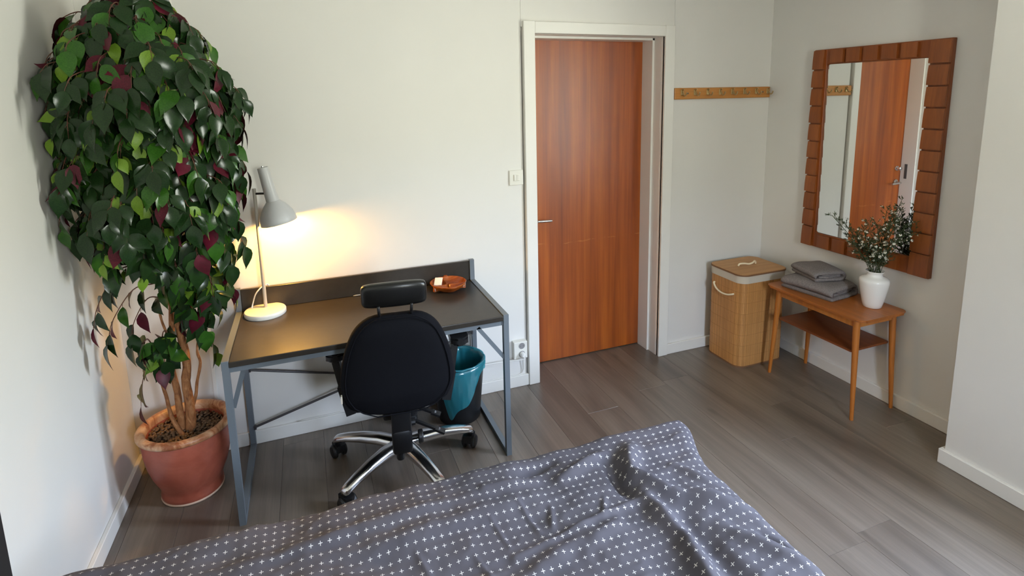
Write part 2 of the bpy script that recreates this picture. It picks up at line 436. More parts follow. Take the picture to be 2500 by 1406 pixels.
add_box(bm, (-.12, YN-.25, 0), (wx0, YN, H)); add_box(bm, (wx1, YN-.25, 0), (RW+.1, YN, H)); add_box(bm, (wx0, YN-.25, 0), (wx1, YN, wz0)); add_box(bm, (wx0, YN-.25, wz1), (wx1, YN, H))
struct(obj('wall_near', bm, M['wall']))
struct(box('ceiling', (-.12, YN-.25, H), (RW+.12, .30, H+.1), M['ceil']))
# windows
def window(name, a0, a1, z0, z1, f, sill):
    wf = B()
    def bx(a, b, za, zb):
        p, q = f(a, 0, za), f(b, .06, zb); add_box(wf, [min(u, v) for u, v in zip(p, q)], [max(u, v) for u, v in zip(p, q)], .004)
    m = (a0+a1)/2
    bx(a0, a0+.05, z0, z1); bx(a1-.05, a1, z0, z1); bx(a0+.05, a1-.05, z0, z0+.05); bx(a0+.05, a1-.05, z1-.05, z1); bx(m-.025, m+.025, z0+.05, z1-.05)
    wn = struct(obj(name, wf, M['trim']))
    for a, b in ((a0+.05, m-.025), (m+.025, a1-.05)):
        p, q = f(a, .026, z0+.05), f(b, .032, z1-.05)
        box('pane', [min(u, v) for u, v in zip(p, q)], [max(u, v) for u, v in zip(p, q)], M['pane'], wn)
    p, q = f(a0, sill, z0-.03), f(a1, 0, z0)
    box('window_sill', [min(u, v) for u, v in zip(p, q)], [max(u, v) for u, v in zip(p, q)], M['trim'], wn, .004)
window('window_1', WIN['y0'], WIN['y1'], WIN['z0'], WIN['z1'], lambda a, d, z: (XB+.06+d, a, z), -.055)
window('window_2', WIN2['x0'], WIN2['x1'], WIN2['z0'], WIN2['z1'], lambda a, d, z: (a, YN-.19-d, z), -.21)

def skirting(name, lo, hi): return struct(box(name, lo, hi, M['trim'], None, .0025))
HB = .0705
skirting('baseboard_back', (.018, -.018, 0), (CX0-.0005, 0, HB))
skirting('baseboard_back_right', (CX1+.0005, -.018, 0), (RW-.018, 0, HB))
skirting('baseboard_left', (0, YN, 0), (.018, 0, HB))
skirting('baseboard_right', (RW-.018, YB, 0), (RW, 0, HB))
skirting('baseboard_window_wall', (XB-.018, YN, 0), (XB, YB+.018, HB))
skirting('baseboard_window_wall_return', (XB, YB, 0), (RW-.018, YB+.018, HB))

# door casing, lining, leaf
struct(box('trim_2', (CX0, -.025, 0), (DX0, .019, ZC), M['trim'], None, .003))
struct(box('trim_3', (DX1, -.025, 0), (CX1, .019, ZC), M['trim'], None, .003))
struct(box('trim_4', (DX0, -.0245, ZI), (DX1, .006, ZC-.002), M['trim'], None, .003))
bm = B()
for sx, x in ((1, DX0), (-1, DX1)):
    def bx(a, b, ya, yb): add_box(bm, (min(x+sx*a, x+sx*b), ya, 0), (max(x+sx*a, x+sx*b), yb, ZI), .0015)
    bx(-.03, .000, -.012, .002); bx(-.03, -.005, .002, .014); bx(-.03, .001, .014, .092); bx(-.03, .014, .092, .205); bx(-.03, .003, .205, .25)
for a, ya, yb in ((0, -.012, .002), (-.005, .002, .014), (.001, .014, .092), (.014, .092, .205), (.003,.205,.25)):
    add_box(bm, (DX0-.03, ya, ZI-a), (DX1+.03, yb, ZI+.05), .0015)
struct(obj('trim_5', bm, M['trim']))
dr = struct(box('door_1', (DX0-.004, .2055, .006), (DX1+.004, .246, ZI+.004), M['door'], None, .0015))
def door_furniture():
    hx, hz, yf = 2.128, .957, .2055
    bm = B(); add_lathe(bm, [(0,0),(.022,0),(.024,.004),(.023,.008),(.012,.010),(0,.010)], 24, (hx, yf, hz), (0,-1,0))
    obj('rosette', bm, M['steel'], dr, 40)
    bm = B(); p = spline([(hx, yf, hz), (hx, yf-.035, hz), (hx+.010, yf-.052, hz), (hx+.03, yf-.056, hz), (hx+.075, yf-.054, hz-.002), (hx+.105, yf-.050, hz-.004)], 6)
    add_tube(bm, p, [.008]*len(p), 10); obj('lever_handle', bm, M['steel'], dr, 50)
    bm = B(); add_lathe(bm, [(0,0),(.020,0),(.022,.004),(.020,.009),(.012,.011),(.011,.02),(.016,.026),(.016,.036),(.010,.041),(0,.042)], 20, (hx, yf, hz+.115), (0,-1,0))
    obj('thumb_turn', bm, M['chrome'], dr, 40)
    box('strike_plate', (DX0+.0135, .150, hz+.03), (DX0+.0155, .172, hz+.15), M['socketmetal'], dr)
door_furniture()

# ------------------------------------------------------------------ bed and duvet
def bed():
    t = thing('bed', 'bed with black headboard and mattress hidden under the grey duvet', 'bed', (1.0, -1.95, 0))
    box('headboard', (.019, -2.78, .05), (.055, -1.243, .92), M['headboard'], t, .006)
    box('bed_base', (.06, -2.72, .16), (1.94, -1.34, .27), M['headboard'], t, .01)
    box('mattress', (.06, -2.70, .27), (1.93, -1.36, .425), M['mattress'], t, .03, seg=3)
    for x in (.15, 1.85):
        for y in (-2.63, -1.43): obj('leg', add_lathe(B(), [(0,0),(.02,0),(.028,.16),(0,.16)], 14, (x, y, 0)), M['headboard'], t, 40)
bed()
FOLDS = [  # x0,y0,x1,y1, amplitude, width
    (1.83,-1.36,1.77,-1.50,.030,.030),(1.77,-1.50,1.84,-1.62,.034,.030),(1.84,-1.62,2.00,-1.72,.030,.032),
    (1.74,-1.40,1.72,-1.55,-.028,.026),(1.76,-1.58,1.77,-1.80,.026,.028),(1.77,-1.80,1.70,-2.05,.036,.034),
    (1.82,-1.72,1.83,-2.05,-.020,.035),(1.30,-1.66,1.72,-1.60,.010,.012),(.95,-1.50,1.45,-1.46,.012,.035),
    (.55,-1.43,1.25,-1.395,.014,.030),(.85,-1.52,1.30,-1.72,-.010,.05),(1.25,-1.75,1.52,-1.66,.016,.030),
    (1.50,-1.70,1.62,-1.66,.014,.022),(1.90,-1.78,2.02,-1.96,.014,.026),(1.60,-1.83,1.55,-2.05,.016,.04),
    (1.42,-1.35,1.55,-1.33,-.022,.022),(1.55,-1.42,1.74,-1.36,.020,.022),(1.30,-1.38,1.46,-1.40,.016,.018),(.45,-1.55,.95,-1.60,.012,.03),
    (1.93,-1.50,2.0,-1.60,.012,.018),(1.98,-1.85,2.04,-1.93,-.014,.010),(1.28,-1.50,1.30,-1.62,.005,.006),(1.38,-1.46,1.40,-1.60,.005,.006),
    (1.20,-1.62,1.23,-1.72,.005,.006),(1.05,-1.55,1.08,-1.66,.005,.007),(1.47,-1.52,1.44,-1.60,.006,.008),(1.64,-1.55,1.60,-1.62,.006,.008)]
def fold_h(x, y):
    h = 0
    for x0, y0, x1, y1, a, w in FOLDS:
        dx, dy = x1-x0, y1-y0; L2 = dx*dx+dy*dy
        t = ((x-x0)*dx+(y-y0)*dy)/L2; tc_ = min(1, max(0, t))
        px, py = x0+dx*tc_, y0+dy*tc_
        d2 = (x-px)**2+(y-py)**2
        end = .35+.65*sin(pi*min(1, max(0, .5+ (tc_-.5)*.9)))
        h += 1.35*a*end*math.exp(-d2/(w*w))
    return h
def duvet():
    x0, y1 = .10, -1.300; A = 2.005; r = .070; zt = .494
    def fold(s, edge):   # arc-length s past edge -> (out, drop)
        if s <= 0: return s, 0
        if s < r*pi/2: th = s/r; return r*sin(th), r*(1-cos(th))
        return r, r + (s-r*pi/2)
    def ss(a, b, x): t = max(0, min(1, (x-a)/(b-a))); return t*t*(3-2*t)
    bm = B(); uvl = bm.loops.layers.uv.new('UVMap')
    nx, ny = 400, 320; sx0, sx1 = x0-A, .40; sy0, sy1 = -1.43, .36
    g = []
    for j in range(ny+1):
        row = []
        sy = sy0+(sy1-sy0)*j/ny
        for i in range(nx+1):
            sx = sx0+(sx1-sx0)*i/nx
            ox, dx = fold(sx, 0); oy, dy = fold(sy, 0)
            X = A+ox; Y = y1+oy
            drop = max(dx, dy) + .35*min(dx, dy)
            n1 = noise.noise(Vector((X*3.2, Y*3.2, 1.7))); n2 = noise.noise(Vector((X*9, Y*9, 4.1))); n3 = noise.noise(Vector((X*26, Y*15, 9.3)))
            w1 = noise.noise(Vector((X*5+Y*3, Y*11-X*2, 2.3))); w2 = noise.noise(Vector((X*14-Y*6, Y*24+X*7, 5.5)))
            crease = .011*(.35-abs(w1)) + .005*(.35-abs(w2))          # sharp little ridges of crumpled cotton
            z = zt - .022*max(0, X-.55) - drop + .014*n1+.006*n2+.0018*n3 + crease + fold_h(X, Y)*(1 if drop < .1 else .5)
            edge = max(0, min(1, (dx)/.06)); edy = max(0, min(1, dy/.06))
            # the far corner of the duvet is dragged out past the foot of the bed
            X += .090*math.exp(-((Y+1.27)/.15)**2)*ss(-.30, .03, sx)
            X += edge*(.016*noise.noise(Vector((3.1, Y*7, z*3))) + .008*n2)
            Y += edy*(.012*noise.noise(Vector((X*4.5, 2.2, z*4))) + .006*n2)
            if dx > .02 and dy > .02: Y -= .18*min(dx, dy)
            row.append((bm.verts.new((X, Y, z)), (A+sx, sy)))
        g.append(row)
    for j in range(ny):
        for i in range(nx):
            q = [g[j][i], g[j][i+1], g[j+1][i+1], g[j+1][i]]
            f = bm.faces.new([a[0] for a in q])
            for lp, a in zip(f.loops, q): lp[uvl].uv = a[1]
    o = obj('duvet', bm, M['duvet'], None, True, recalc=False)
    md = o.modifiers.new('Solidify', 'SOLIDIFY'); md.thickness = .022; md.offset = -1
    tag(o, 'rumpled grey duvet printed with small white crosses, spread over the bed', 'duvet')
duvet()

# ------------------------------------------------------------------ desk
def desk():
    t = thing('desk', 'black desk with low back panel on grey square-tube frame, against the wall', 'desk', (1.075, -.30, 0))
    xl, xr, yf, yb, s = .4925, 1.6575, -.5885, -.0345, .025
    for x in (xl, xr):
        f = obj('side_frame', bar(B(), (x, yf-s/2, .7075), (x, yb+s/2, .7075), s), M['dskframe'], t)
        obj('front_leg', bar(B(), (x, yf, 0), (x, yf, .695), s), M['dskframe'], t)
        obj('back_leg', bar(B(), (x, yb, 0), (x, yb, .832), s), M['dskframe'], t)
        obj('floor_rail', bar(B(), (x, yf+s/2, .0125), (x, yb-s/2, .0125), s), M['dskframe'], t)
        obj('leg_cap', add_box(B(), (x-.0133, yf-.0133, .682), (x+.0133, yf+.0133, .7205), .002), M['dskframe'], t)
    obj('front_rail', bar(B(), (xl+s/2, yf+.004, .680), (xr-s/2, yf+.004, .680), .018, .022), M['dskframe'], t)
    obj('back_rail', bar(B(), (xl+s/2, yb, .680), (xr-s/2, yb, .680), .018, .022), M['dskframe'], t)
    obj('brace', bar(B(), (1.522, yf+.004, .676), (1.648, yf+.004, .505), .018, .018, (0,1,0)), M['dskframe'], t)
    obj('brace', bar(B(), (.556, yf+.03, .676), (.502, yf+.03, .505), .018, .018, (0,1,0)), M['dskframe'], t)
    box('desk_top', (xl+s/2+.001, -.604, .692), (xr-s/2-.001, -.030, .716), M['desktop'], t, .003, seg=2)
    box('back_panel', (xl+s/2+.001, -.040, .717), (xr-s/2-.001, -.024, .826), M['desktop'], t, .0015)
    obj('cross_rod', add_tube(B(), [(xl+.01, yb, .413), (xr-.01, yb, .125)], .006, 10), M['rod'], t, 40)
    obj('cross_rod', add_tube(B(), [(xl+.01, yb-.013, .110), (xr-.01, yb-.013, .413)], .006, 10), M['rod'], t, 40)
    for x, z, y in ((xl+.016, .110, yb-.013), (xl+.016, .412, yb), (xr-.016, .126, yb), (xr-.016, .412, yb-.013)):
        obj('rod_bracket', add_box(B(), (x-.006, y-.008, z-.011), (x+.006, y+.008, z+.011), .002), M['rod'], t)
desk()

# ------------------------------------------------------------------ desk lamp
def lamp():
    zt = .716
    t = thing('desk_lamp', 'white desk lamp, switched on, with disc base and tilted dome shade', 'lamp', (.612, -.112, zt))
    obj('base', add_lathe(B(), [(0,0),(.090,0),(.0925,.003),(.0925,.018),(.090,.0225),(.085,.024),(0,.0245)], 48, (.612,-.112,zt)), M['lampbase'], t, 40)
    px, py = .6135, -.085
    bm = add_tube(B(), [(px, py, zt+.02), (px, py, 1.318)], .0082, 14); obj('pole', bm, plain('beige_lamp_pole', (.42,.39,.34), .4), t, 40)
    ax = Vector((-.185, 0.0, 1)).normalized()
    hc = Vector((.709, -.118, 1.156))                      # centre of the shade rim
    def P(d): return hc + ax*d
    # joint between pole and neck
    j = P(.165); obj('joint', add_tube(B(), [(px-.004, py, 1.294), (px+.02, py-.006, 1.294), (j.x-.02, j.y+.005, 1.296)], .0052, 10), M['blackplastic'], t, 40)
    prof = [(.0810,0),(.0815,.001),(.0790,.022),(.0725,.045),(.0615,.066),(.0470,.086),(.0330,.101),(.0285,.106)]
    inner = [(r-.0022, z) for r, z in reversed(prof)]
    bm = add_lathe(B(), prof + [(.0262,.106)] + inner[1:] + [prof[0]], 56, hc, ax); obj('shade', bm, M['lampwhite'], t, 40)
    bm = add_lathe(B(), [(.0285,.106),(.0290,.108),(.0245,.262),(.0235,.266),(.0,.266)], 36, hc, ax); nk = obj('neck', bm, M['lampwhite'], t, 40)
    obj('switch_button', add_lathe(B(), [(0,.266),(.005,.266),(.005,.273),(.0,.274)], 14, hc, ax), M['steel'], t, 40)
    obj('socket', add_lathe(B(), [(0,.10),(.016,.10),(.016,.060),(0,.060)], 20, hc, ax), M['plasticwhite'], t, 40)
    obj('bulb', add_lathe(B(), [(.010,.064),(.014,.058),(.026,.040),(.0295,.028),(.026,.014),(.016,.003),(.008,-.001),(0,-.002)], 24, hc, ax), M['bulb'], t, True)
    # cord: leaves the base, loops once and rises behind the pole over the back panel
    c = spline([(.575,-.045,zt+.008),(.553,-.050,zt+.006),(.528,-.056,zt+.006),(.519,-.066,zt+.006),(.532,-.078,zt+.008),(.548,-.072,zt+.018),(.556,-.054,zt+.04),(.570,-.050,zt+.08),(.592,-.048,zt+.107),(.610,-.036,zt+.116),(.628,-.018,zt+.113),(.632,-.010,zt+.06)], 6)
    obj('cord', add_tube(B(), c, .0034, 8), M['cordwhite'], t, True)
lamp()

# ------------------------------------------------------------------ office chair
def chair():
    t = thing('office_chair', 'black swivel office chair with headrest, seen from behind at the desk', 'chair', (1.165, -.465, 0), radians(-6))
    o = lambda n, bm, m, par=t, sm=35, sub=0: obj(n, bm, m, par, sm, world=False, sub=sub)
    # five-star base
    hub = o('hub', add_lathe(B(), [(0,.075),(.034,.075),(.040,.085),(.040,.135),(.034,.145),(0,.145)], 28), M['chrome'])
    o('gas_column', add_lathe(B(), [(0,.06),(.026,.06),(.026,.24),(.020,.245),(.014,.25),(.014,.34),(0,.34)], 20), M['blackplastic'])
    for k in range(5):
        a = radians(2+6+72*k); d = Vector((cos(a), sin(a), 0)); s = Vector((-sin(a), cos(a), 0))
        bm = B(); rings = []
        prof = [(.028,.112,.038,.056),(.11,.122,.034,.050),(.20,.118,.030,.044),(.28,.107,.027,.038),(.325,.096,.0255,.036),(.345,.089,.024,.034),(.353,.086,.016,.022)]
        for rr, z, hw, hh in prof:
            ring = []
            for j in range(12):
                th = 2*pi*j/12; cx_, cz_ = cos(th), sin(th)
                cx_ = math.copysign(abs(cx_)**.75, cx_); cz_ = math.copysign(abs(cz_)**.75, cz_)
                ring.append(bm.verts.new(d*rr + s*hw*cx_ + Vector((0,0,z+hh/2*cz_))))
            rings.append(ring)
        for r1, r2 in zip(rings, rings[1:]):
            for j in range(12): bm.faces.new((r1[j], r1[(j+1)%12], r2[(j+1)%12], r2[j]))
        bm.faces.new(rings[0]); bm.faces.new(rings[-1])
        o('base_arm', bm, M['chrome'], sm=60)
        c = d*.335; ang = a + (.9, 2.2, -.6, 1.4, 2.8)[k]
        u = Vector((cos(ang), sin(ang), 0)); v = Vector((-sin(ang), cos(ang), 0))
        bm = B(); add_tube(bm, [c+Vector((0,0,.058)), c+Vector((0,0,.085))], .009, 10)
        pts = [(u*.0, .062)]
        add_prism(bm, [(-.021,-.034),(.021,-.034),(.021,.024),(.0,.036),(-.021,.024)], .034, .070, lambda x, y, z: c+v*x+u*y+Vector((0,0,z)))
        cs = o('caster', bm, M['blackplastic'])
        for sg in (-1, 1):
            w_ = c + v*sg*.0225 + Vector((0,0,.0325))
            o('wheel', add_lathe(B(), [(0,-.011),(.023,-.011),(.0320,-.007),(.0325,.005),(.026,.011),(0,.012)], 24, w_, v*sg), M['rubber'], cs)
    # seat
    bm = B()
    for zz, g in ((.400,.88),(.415,.98),(.445,1.0),(.470,.985),(.485,.90),(.490,.6)):
        pass
    poly = rrect(.235, .22, .09, 7)
    rings = []
    for zz, g in ((.395,.86),(.405,.96),(.430,1.0),(.455,1.0),(.475,.965),(.487,.86),(.492,.55)):
        rings.append([bm.verts.new((x*g, y*g+.03, zz)) for x, y in poly])
    n = len(poly)
    for r1, r2 in zip(rings, rings[1:]):
        for j in range(n): bm.faces.new((r1[j], r1[(j+1)%n], r2[(j+1)%n], r2[j]))
    bm.faces.new(list(reversed(rings[0]))); bm.faces.new(rings[-1])
    o('seat', bm, M['fabric'], sm=True)
    # mechanism under the seat, support bracket, knobs, levers
    bm = B(); add_box(bm, (-.075,-.17,.335), (.075,.12,.394), .012, 2); o('tilt_mechanism', bm, M['blackplastic'])
    bm = B(); add_box(bm, (-.042,-.262,.225), (.042,-.198,.335), .014, 2); add_box(bm, (-.038,-.255,.30), (.038,-.155,.372), .010, 2)
    add_box(bm, (-.041,-.258,.315), (.041,-.222,.52), .008, 2)
    o('back_bracket', bm, M['blackplastic'])
    o('bracket_knob', add_lathe(B(), [(0,0),(.016,0),(.018,.006),(.018,.03),(.012,.036),(0,.036)], 18, (-.010,-.232,.192)), M['blackplastic'])
    bm = B(); add_tube(bm, [(.040,-.225,.275),(.070,-.225,.275)], .010, 12); add_lathe(bm, [(0,0),(.026,0),(.030,.004),(.030,.016),(.026,.021),(0,.021)], 20, (.068,-.225,.275), (1,0,0))
    o('tension_knob', bm, M['blackplastic'])
    bm = B(); add_tube(bm, [(.040,-.20,.335),(.060,-.20,.335)], .016, 10); o('tilt_boss', bm, M['blackplastic'])
    for p0, p1 in (((.06,-.10,.352),(.175,-.135,.305)), ((.06,-.175,.322),(.185,-.205,.262))):
        a, b = Vector(p0), Vector(p1); bm = B()
        bar(bm, a, a+(b-a)*.7, .016, .010); o('lever', bm, M['blackplastic']) 
        lv = B(); bar(lv, a+(b-a)*.68, b, .032, .010); o('lever_paddle', lv, M['blackplastic'])
        bm = B()
        for q in (-.006, 0, .006):
            m_ = a+(b-a)*.82 + Vector((0, q, .0062)); bar(bm, m_-Vector((.004,0,0)), m_+Vector((.004,.002,0)), .0014, .0008)
        o('lever_mark', bm, plain('grey_print', (.45,.45,.47), .6))
    # backrest: padded shield shape, wide at the bottom third
    bm = B()
    z0, z1 = .425, .884; nz, na = 18, 40
    def halfw(s):  # s 0..1 bottom to top
        pts = [(0,.10),(.04,.150),(.12,.198),(.25,.2245),(.40,.2245),(.55,.213),(.70,.195),(.83,.170),(.92,.142),(.97,.112),(1,.085)]
        for (a, wa), (b, wb_) in zip(pts, pts[1:]):
            if s <= b: return wa+(wb_-wa)*(s-a)/(b-a)
        return pts[-1][1]
    rings = []
    for i in range(nz+1):
        s = i/nz; z = z0+(z1-z0)*s; hw = halfw(s)
        lean = -.262 - .050*s + .10*(.5-s)**2*0
        th = .046*min(1, .35+3.2*s, .35+4.5*(1-s))
        ring = []
        for j in range(na):
            a = 2*pi*j/na; ca, sa = cos(a), sin(a)
            x = 1.03*hw*math.copysign(abs(ca)**.55, ca); y = th*math.copysign(abs(sa)**.62, sa)
            y += .26*x*x*1.6   # wraps round the sitter
            ring.append(bm.verts.new((x, lean+y, z)))
        rings.append(ring)
    for r1, r2 in zip(rings, rings[1:]):
        for j in range(na): bm.faces.new((r1[j], r1[(j+1)%na], r2[(j+1)%na], r2[j]))
    bm.faces.new(list(reversed(rings[0]))); bm.faces.new(rings[-1])
    o('backrest', bm, M['fabric'], sm=True, sub=1)
    # piping round the backrest's rear face
    pp = []
    for i in range(nz+1):
        s = i/nz; hw = halfw(s)*.93; z = z0+.012+(z1-z0-.024)*s; y = -.262-.05*s-.036+.26*1.6*hw*hw
        pp.append(Vector((-hw, y, z)))
    pp2 = [Vector((-v.x, v.y, v.z)) for v in reversed(pp)]
    o('piping', add_tube(B(), pp+pp2, .0026, 6, closed=True), M['fabric'], sm=True)
    # headrest
    bm = B(); rings = []
    for x, gz, gy in ((-.128,.55,.5),(-.124,.80,.8),(-.112,.95,.95),(-.06,1,1),(0,1,1),(.06,1,1),(.112,.95,.95),(.124,.80,.8),(.128,.55,.5)):
        ring = []
        for j in range(20):
            a = 2*pi*j/20; ca, sa = cos(a), sin(a)
            y = .030*gy*math.copysign(abs(ca)**.7, ca); z = .054*gz*math.copysign(abs(sa)**.6, sa)
            ring.append(bm.verts.new((x, -.318 + y + 1.3*x*x - .22*z, .962 + z - .35*x*x)))
        rings.append(ring)
    for r1, r2 in zip(rings, rings[1:]):
        for j in range(20): bm.faces.new((r1[j], r1[(j+1)%20], r2[(j+1)%20], r2[j]))
    bm.faces.new(list(reversed(rings[0]))); bm.faces.new(rings[-1])
    o('headrest', bm, M['leather'], sm=True, sub=1)
    for sx in (-1, 1):
        x = .061*sx
        o('headrest_post', add_tube(B(), spline([(x,-.312,.838),(x,-.322,.878),(x*1.02,-.348,.905),(x*1.04,-.350,.928)], 5), .0062, 10), M['blackplastic'], sm=True)
        o('post_collar', add_lathe(B(), [(0,0),(.015,0),(.016,.006),(.012,.014),(0,.014)], 16, (x,-.314,.856)), M['blackplastic'])
    # armrests
    for sx, px_ in ((-1, -.254), (1, .280)):
        bm = B(); bar(bm, (.215*sx,-.105,.40), (.258*sx,-.085,.626), .030, .056, (0,1,0)); bar(bm, (.205*sx,-.108,.372), (.235*sx,-.095,.50), .040, .066, (0,1,0))
        bar(bm, (.06*sx,-.10,.372), (.215*sx,-.10,.385), .05, .02)
        o('armrest_post', bm, M['blackplastic'])
        bm = B(); add_prism(bm, rrect(.040, .115, .030, 5), .620, .654, lambda x, y, z: Vector((px_+x, -.020+y, z)))
        bmesh.ops.bevel(bm, geom=[e for e in bm.edges if abs(e.verts[0].co.z-e.verts[1].co.z) < 1e-5], offset=.009, segments=2, affect='EDGES')
        o('armrest_pad', bm, M['blackplastic'])
    obj('care_label', add_box(B(), (-.232,-.278,.508), (-.226,-.262,.540)), M['card'], t, world=False)
chair()

# ------------------------------------------------------------------ things on the desk
def bowl():
    c = Vector((1.497, -.135, .716))
    t = thing('leaf_dish', 'carved wooden leaf-shaped dish with three hollows on the black desk', 'dish', c)
    n = 72
    def R(a):
        # heart-like leaf: pointed to the front, notched towards the wall
        return .088*(1 + .10*cos(a+pi/2) - .10*math.exp(-((a-pi/2)/.22)**2) + .12*math.exp(-((a-1.5*pi)/.30)**2)) * (1.08 if True else 1)
    bm = B(); rings = []
    for fr, z in ((.0,0),(.50,0),(.62,.004),(.80,.018),(.93,.032),(1.0,.044),(.975,.046),(.945,.043)):
        if fr == 0: rings.append([bm.verts.new(c)]); continue
        rings.append([bm.verts.new(c+Vector((fr*R(2*pi*j/n)*cos(2*pi*j/n), fr*R(2*pi*j/n)*sin(2*pi*j/n), z))) for j in range(n)])
    inner = []
    for fr in (.88,.76,.60,.44,.28,.14):
        ring = []
        for j in range(n):
            a = 2*pi*j/n; z = .012 + .030*max(0, (fr-.5)/.44)**2
            ring.append(bm.verts.new(c+Vector((fr*R(a)*cos(a), fr*R(a)*sin(a), z))))
        rings.append(ring)
    rings.append([bm.verts.new(c+Vector((0,0,.012)))])
    for a, b in zip(rings, rings[1:]):
        for j in range(n):
            q = list(dict.fromkeys([a[j%len(a)], a[(j+1)%len(a)], b[(j+1)%len(b)], b[j%len(b)]]))
            if len(q) > 2: bm.faces.new(q)
    obj('dish_body', bm, M['bowlwood'], t, True)
    for a in (radians(100), radians(205), radians(335)):
        d = Vector((cos(a), sin(a), 0)); bm = B(); s = Vector((-sin(a), cos(a), 0)); rings = []
        for k in range(7):
            q = k/6; p = c + d*(.004+q*(R(a)*.95-.004)); h = .030+.012*q*q; w = .0045+.003*(1-q)
            rings.append([bm.verts.new(p+s*x+Vector((0,0,z))) for x, z in ((-w*1.6,.010),(-w*.7,h*.85),(0,h),(w*.7,h*.85),(w*1.6,.010))])
        for r1, r2 in zip(rings, rings[1:]):
            for j in range(4): bm.faces.new((r1[j], r1[j+1], r2[j+1], r2[j]))
        bm.faces.new(rings[0]); bm.faces.new(rings[-1])
        obj('divider', bm, M['bowlwood'], t, True)
    obj('stem_nub', add_box(B(), (c.x-.002, c.y+.076, c.z+.030), (c.x+.020, c.y+.098, c.z+.048), .004, 2), M['bowlwood'], t)
    # white card resting in the left hollow
    bm = add_box(B(), (-.020,-.027,-.004), (.020,.027,.004), .0015)
    bmesh.ops.rotate(bm, verts=bm.verts, cent=(0,0,0), matrix=Matrix.Rotation(radians(28), 3, 'X') @ Matrix.Rotation(radians(-12), 3, 'Y') @ Matrix.Rotation(radians(-20), 3, 'Z'))
    for v in bm.verts: v.co += c+Vector((-.046, .022, .040))
    tag(obj('card_packet', bm, M['card'], None, origin=c+Vector((-.046,.022,.03))), 'small white packet leaning in the wooden leaf dish', 'packet')
bowl()
bm = B(); add_tube(bm, [(1.035,-.046,.7205),(1.150,-.050,.7205)], [.0042,.0042], 12); add_tube(bm, [(1.020,-.0455,.7205),(1.035,-.046,.7205)], [.0012,.0042], 12)
pn = tag(obj('pen', bm, M['pen'], None, 40, origin=(1.09,-.048,.7165)), 'silver pen lying along the back of the black desk', 'pen')
bm = B(); bar(bm, (1.11,-.0485,.7258), (1.148,-.0500,.7258), .003, .0016); obj('pen_clip', bm, M['steel'], pn)

# ------------------------------------------------------------------ waste bin and its bag
def bin_():
    c = Vector((1.525, -.163, 0)); h = .325
    t = thing('waste_bin', 'round black waste bin standing under the desk, behind the chair', 'bin', c)
    bm = add_lathe(B(), [(0,.004),(.106,.004),(.108,0),(.112,.004),(.118,.06),(.143,h-.005),(.146,h),(.142,h),(.114,.06),(.108,.01),(0,.010)], 64, c)
    obj('bin_body', bm, M['binmetal'], t, 40)
    obj('bin_rim', add_tube(B(), [c+Vector((.144*cos(2*pi*j/64), .144*sin(2*pi*j/64), h)) for j in range(64)], .0032, 8, closed=True), M['binmetal'], t, True)
    g = thing('bin_bag', 'translucent teal plastic bag lining the black waste bin', 'bag', c)
    n = 120; rnd = random.Random(3)
    def skirt(a):   # how far the bag hangs down outside
        base = .050 + .010*sin(3*a+1)
        tip = .165*math.exp(-((a-radians(258))/.72)**4) + .085*math.exp(-((a-radians(232))/.26)**2)
        return base + tip
    def wr(a, z): return noise.noise(Vector((cos(a)*5, sin(a)*5, z*2.5)))
    bm = B(); rings = []
    for z in (.05,.10,.16,.22,.27,.305,.322):
        r = .112+.030*z/h
        rings.append([bm.verts.new(c+Vector(((r-.012+.011*wr(a,z))*cos(a), (r-.012+.011*wr(a,z))*sin(a), z))) for a in (2*pi*j/n for j in range(n))])
    rings.append([bm.verts.new(c+Vector(((.142+.002*wr(a,1))*cos(a), (.142+.002*wr(a,1))*sin(a), h+.0075+.002*wr(a,2)))) for a in (2*pi*j/n for j in range(n))])
    for k in range(1, 10):
        q = k/9; ring = []
        for j in range(n):
            a = 2*pi*j/n; d = skirt(a)*q; z = h+.004-d
            rb = .112+.032*max(0, z)/h
            r = rb + .0065 + .006*abs(wr(a, 3+q))*min(1, q*2) + .006*noise.noise(Vector((a*14, q*2, 1)))*.5
            ring.append(bm.verts.new(c+Vector((r*cos(a), r*sin(a), max(.03, z)))))
        rings.append(ring)
    for a, b in zip(rings, rings[1:]):
        for j in range(n): bm.faces.new((a[j], a[(j+1)%n], b[(j+1)%n], b[j]))
    bm.faces.new(list(reversed(rings[0])))
    obj('bag_film', bm, M['bag'], g, True)
    obj('bag_edge_roll', add_tube(B(), [c+Vector(((.1455+.003*wr(2*pi*j/80,7))*cos(2*pi*j/80), (.1455+.003*wr(2*pi*j/80,7))*sin(2*pi*j/80), h+.004+.003*wr(2*pi*j/80,9))) for j in range(80)], .0055, 8, closed=True), M['bag'], g, True)
bin_()

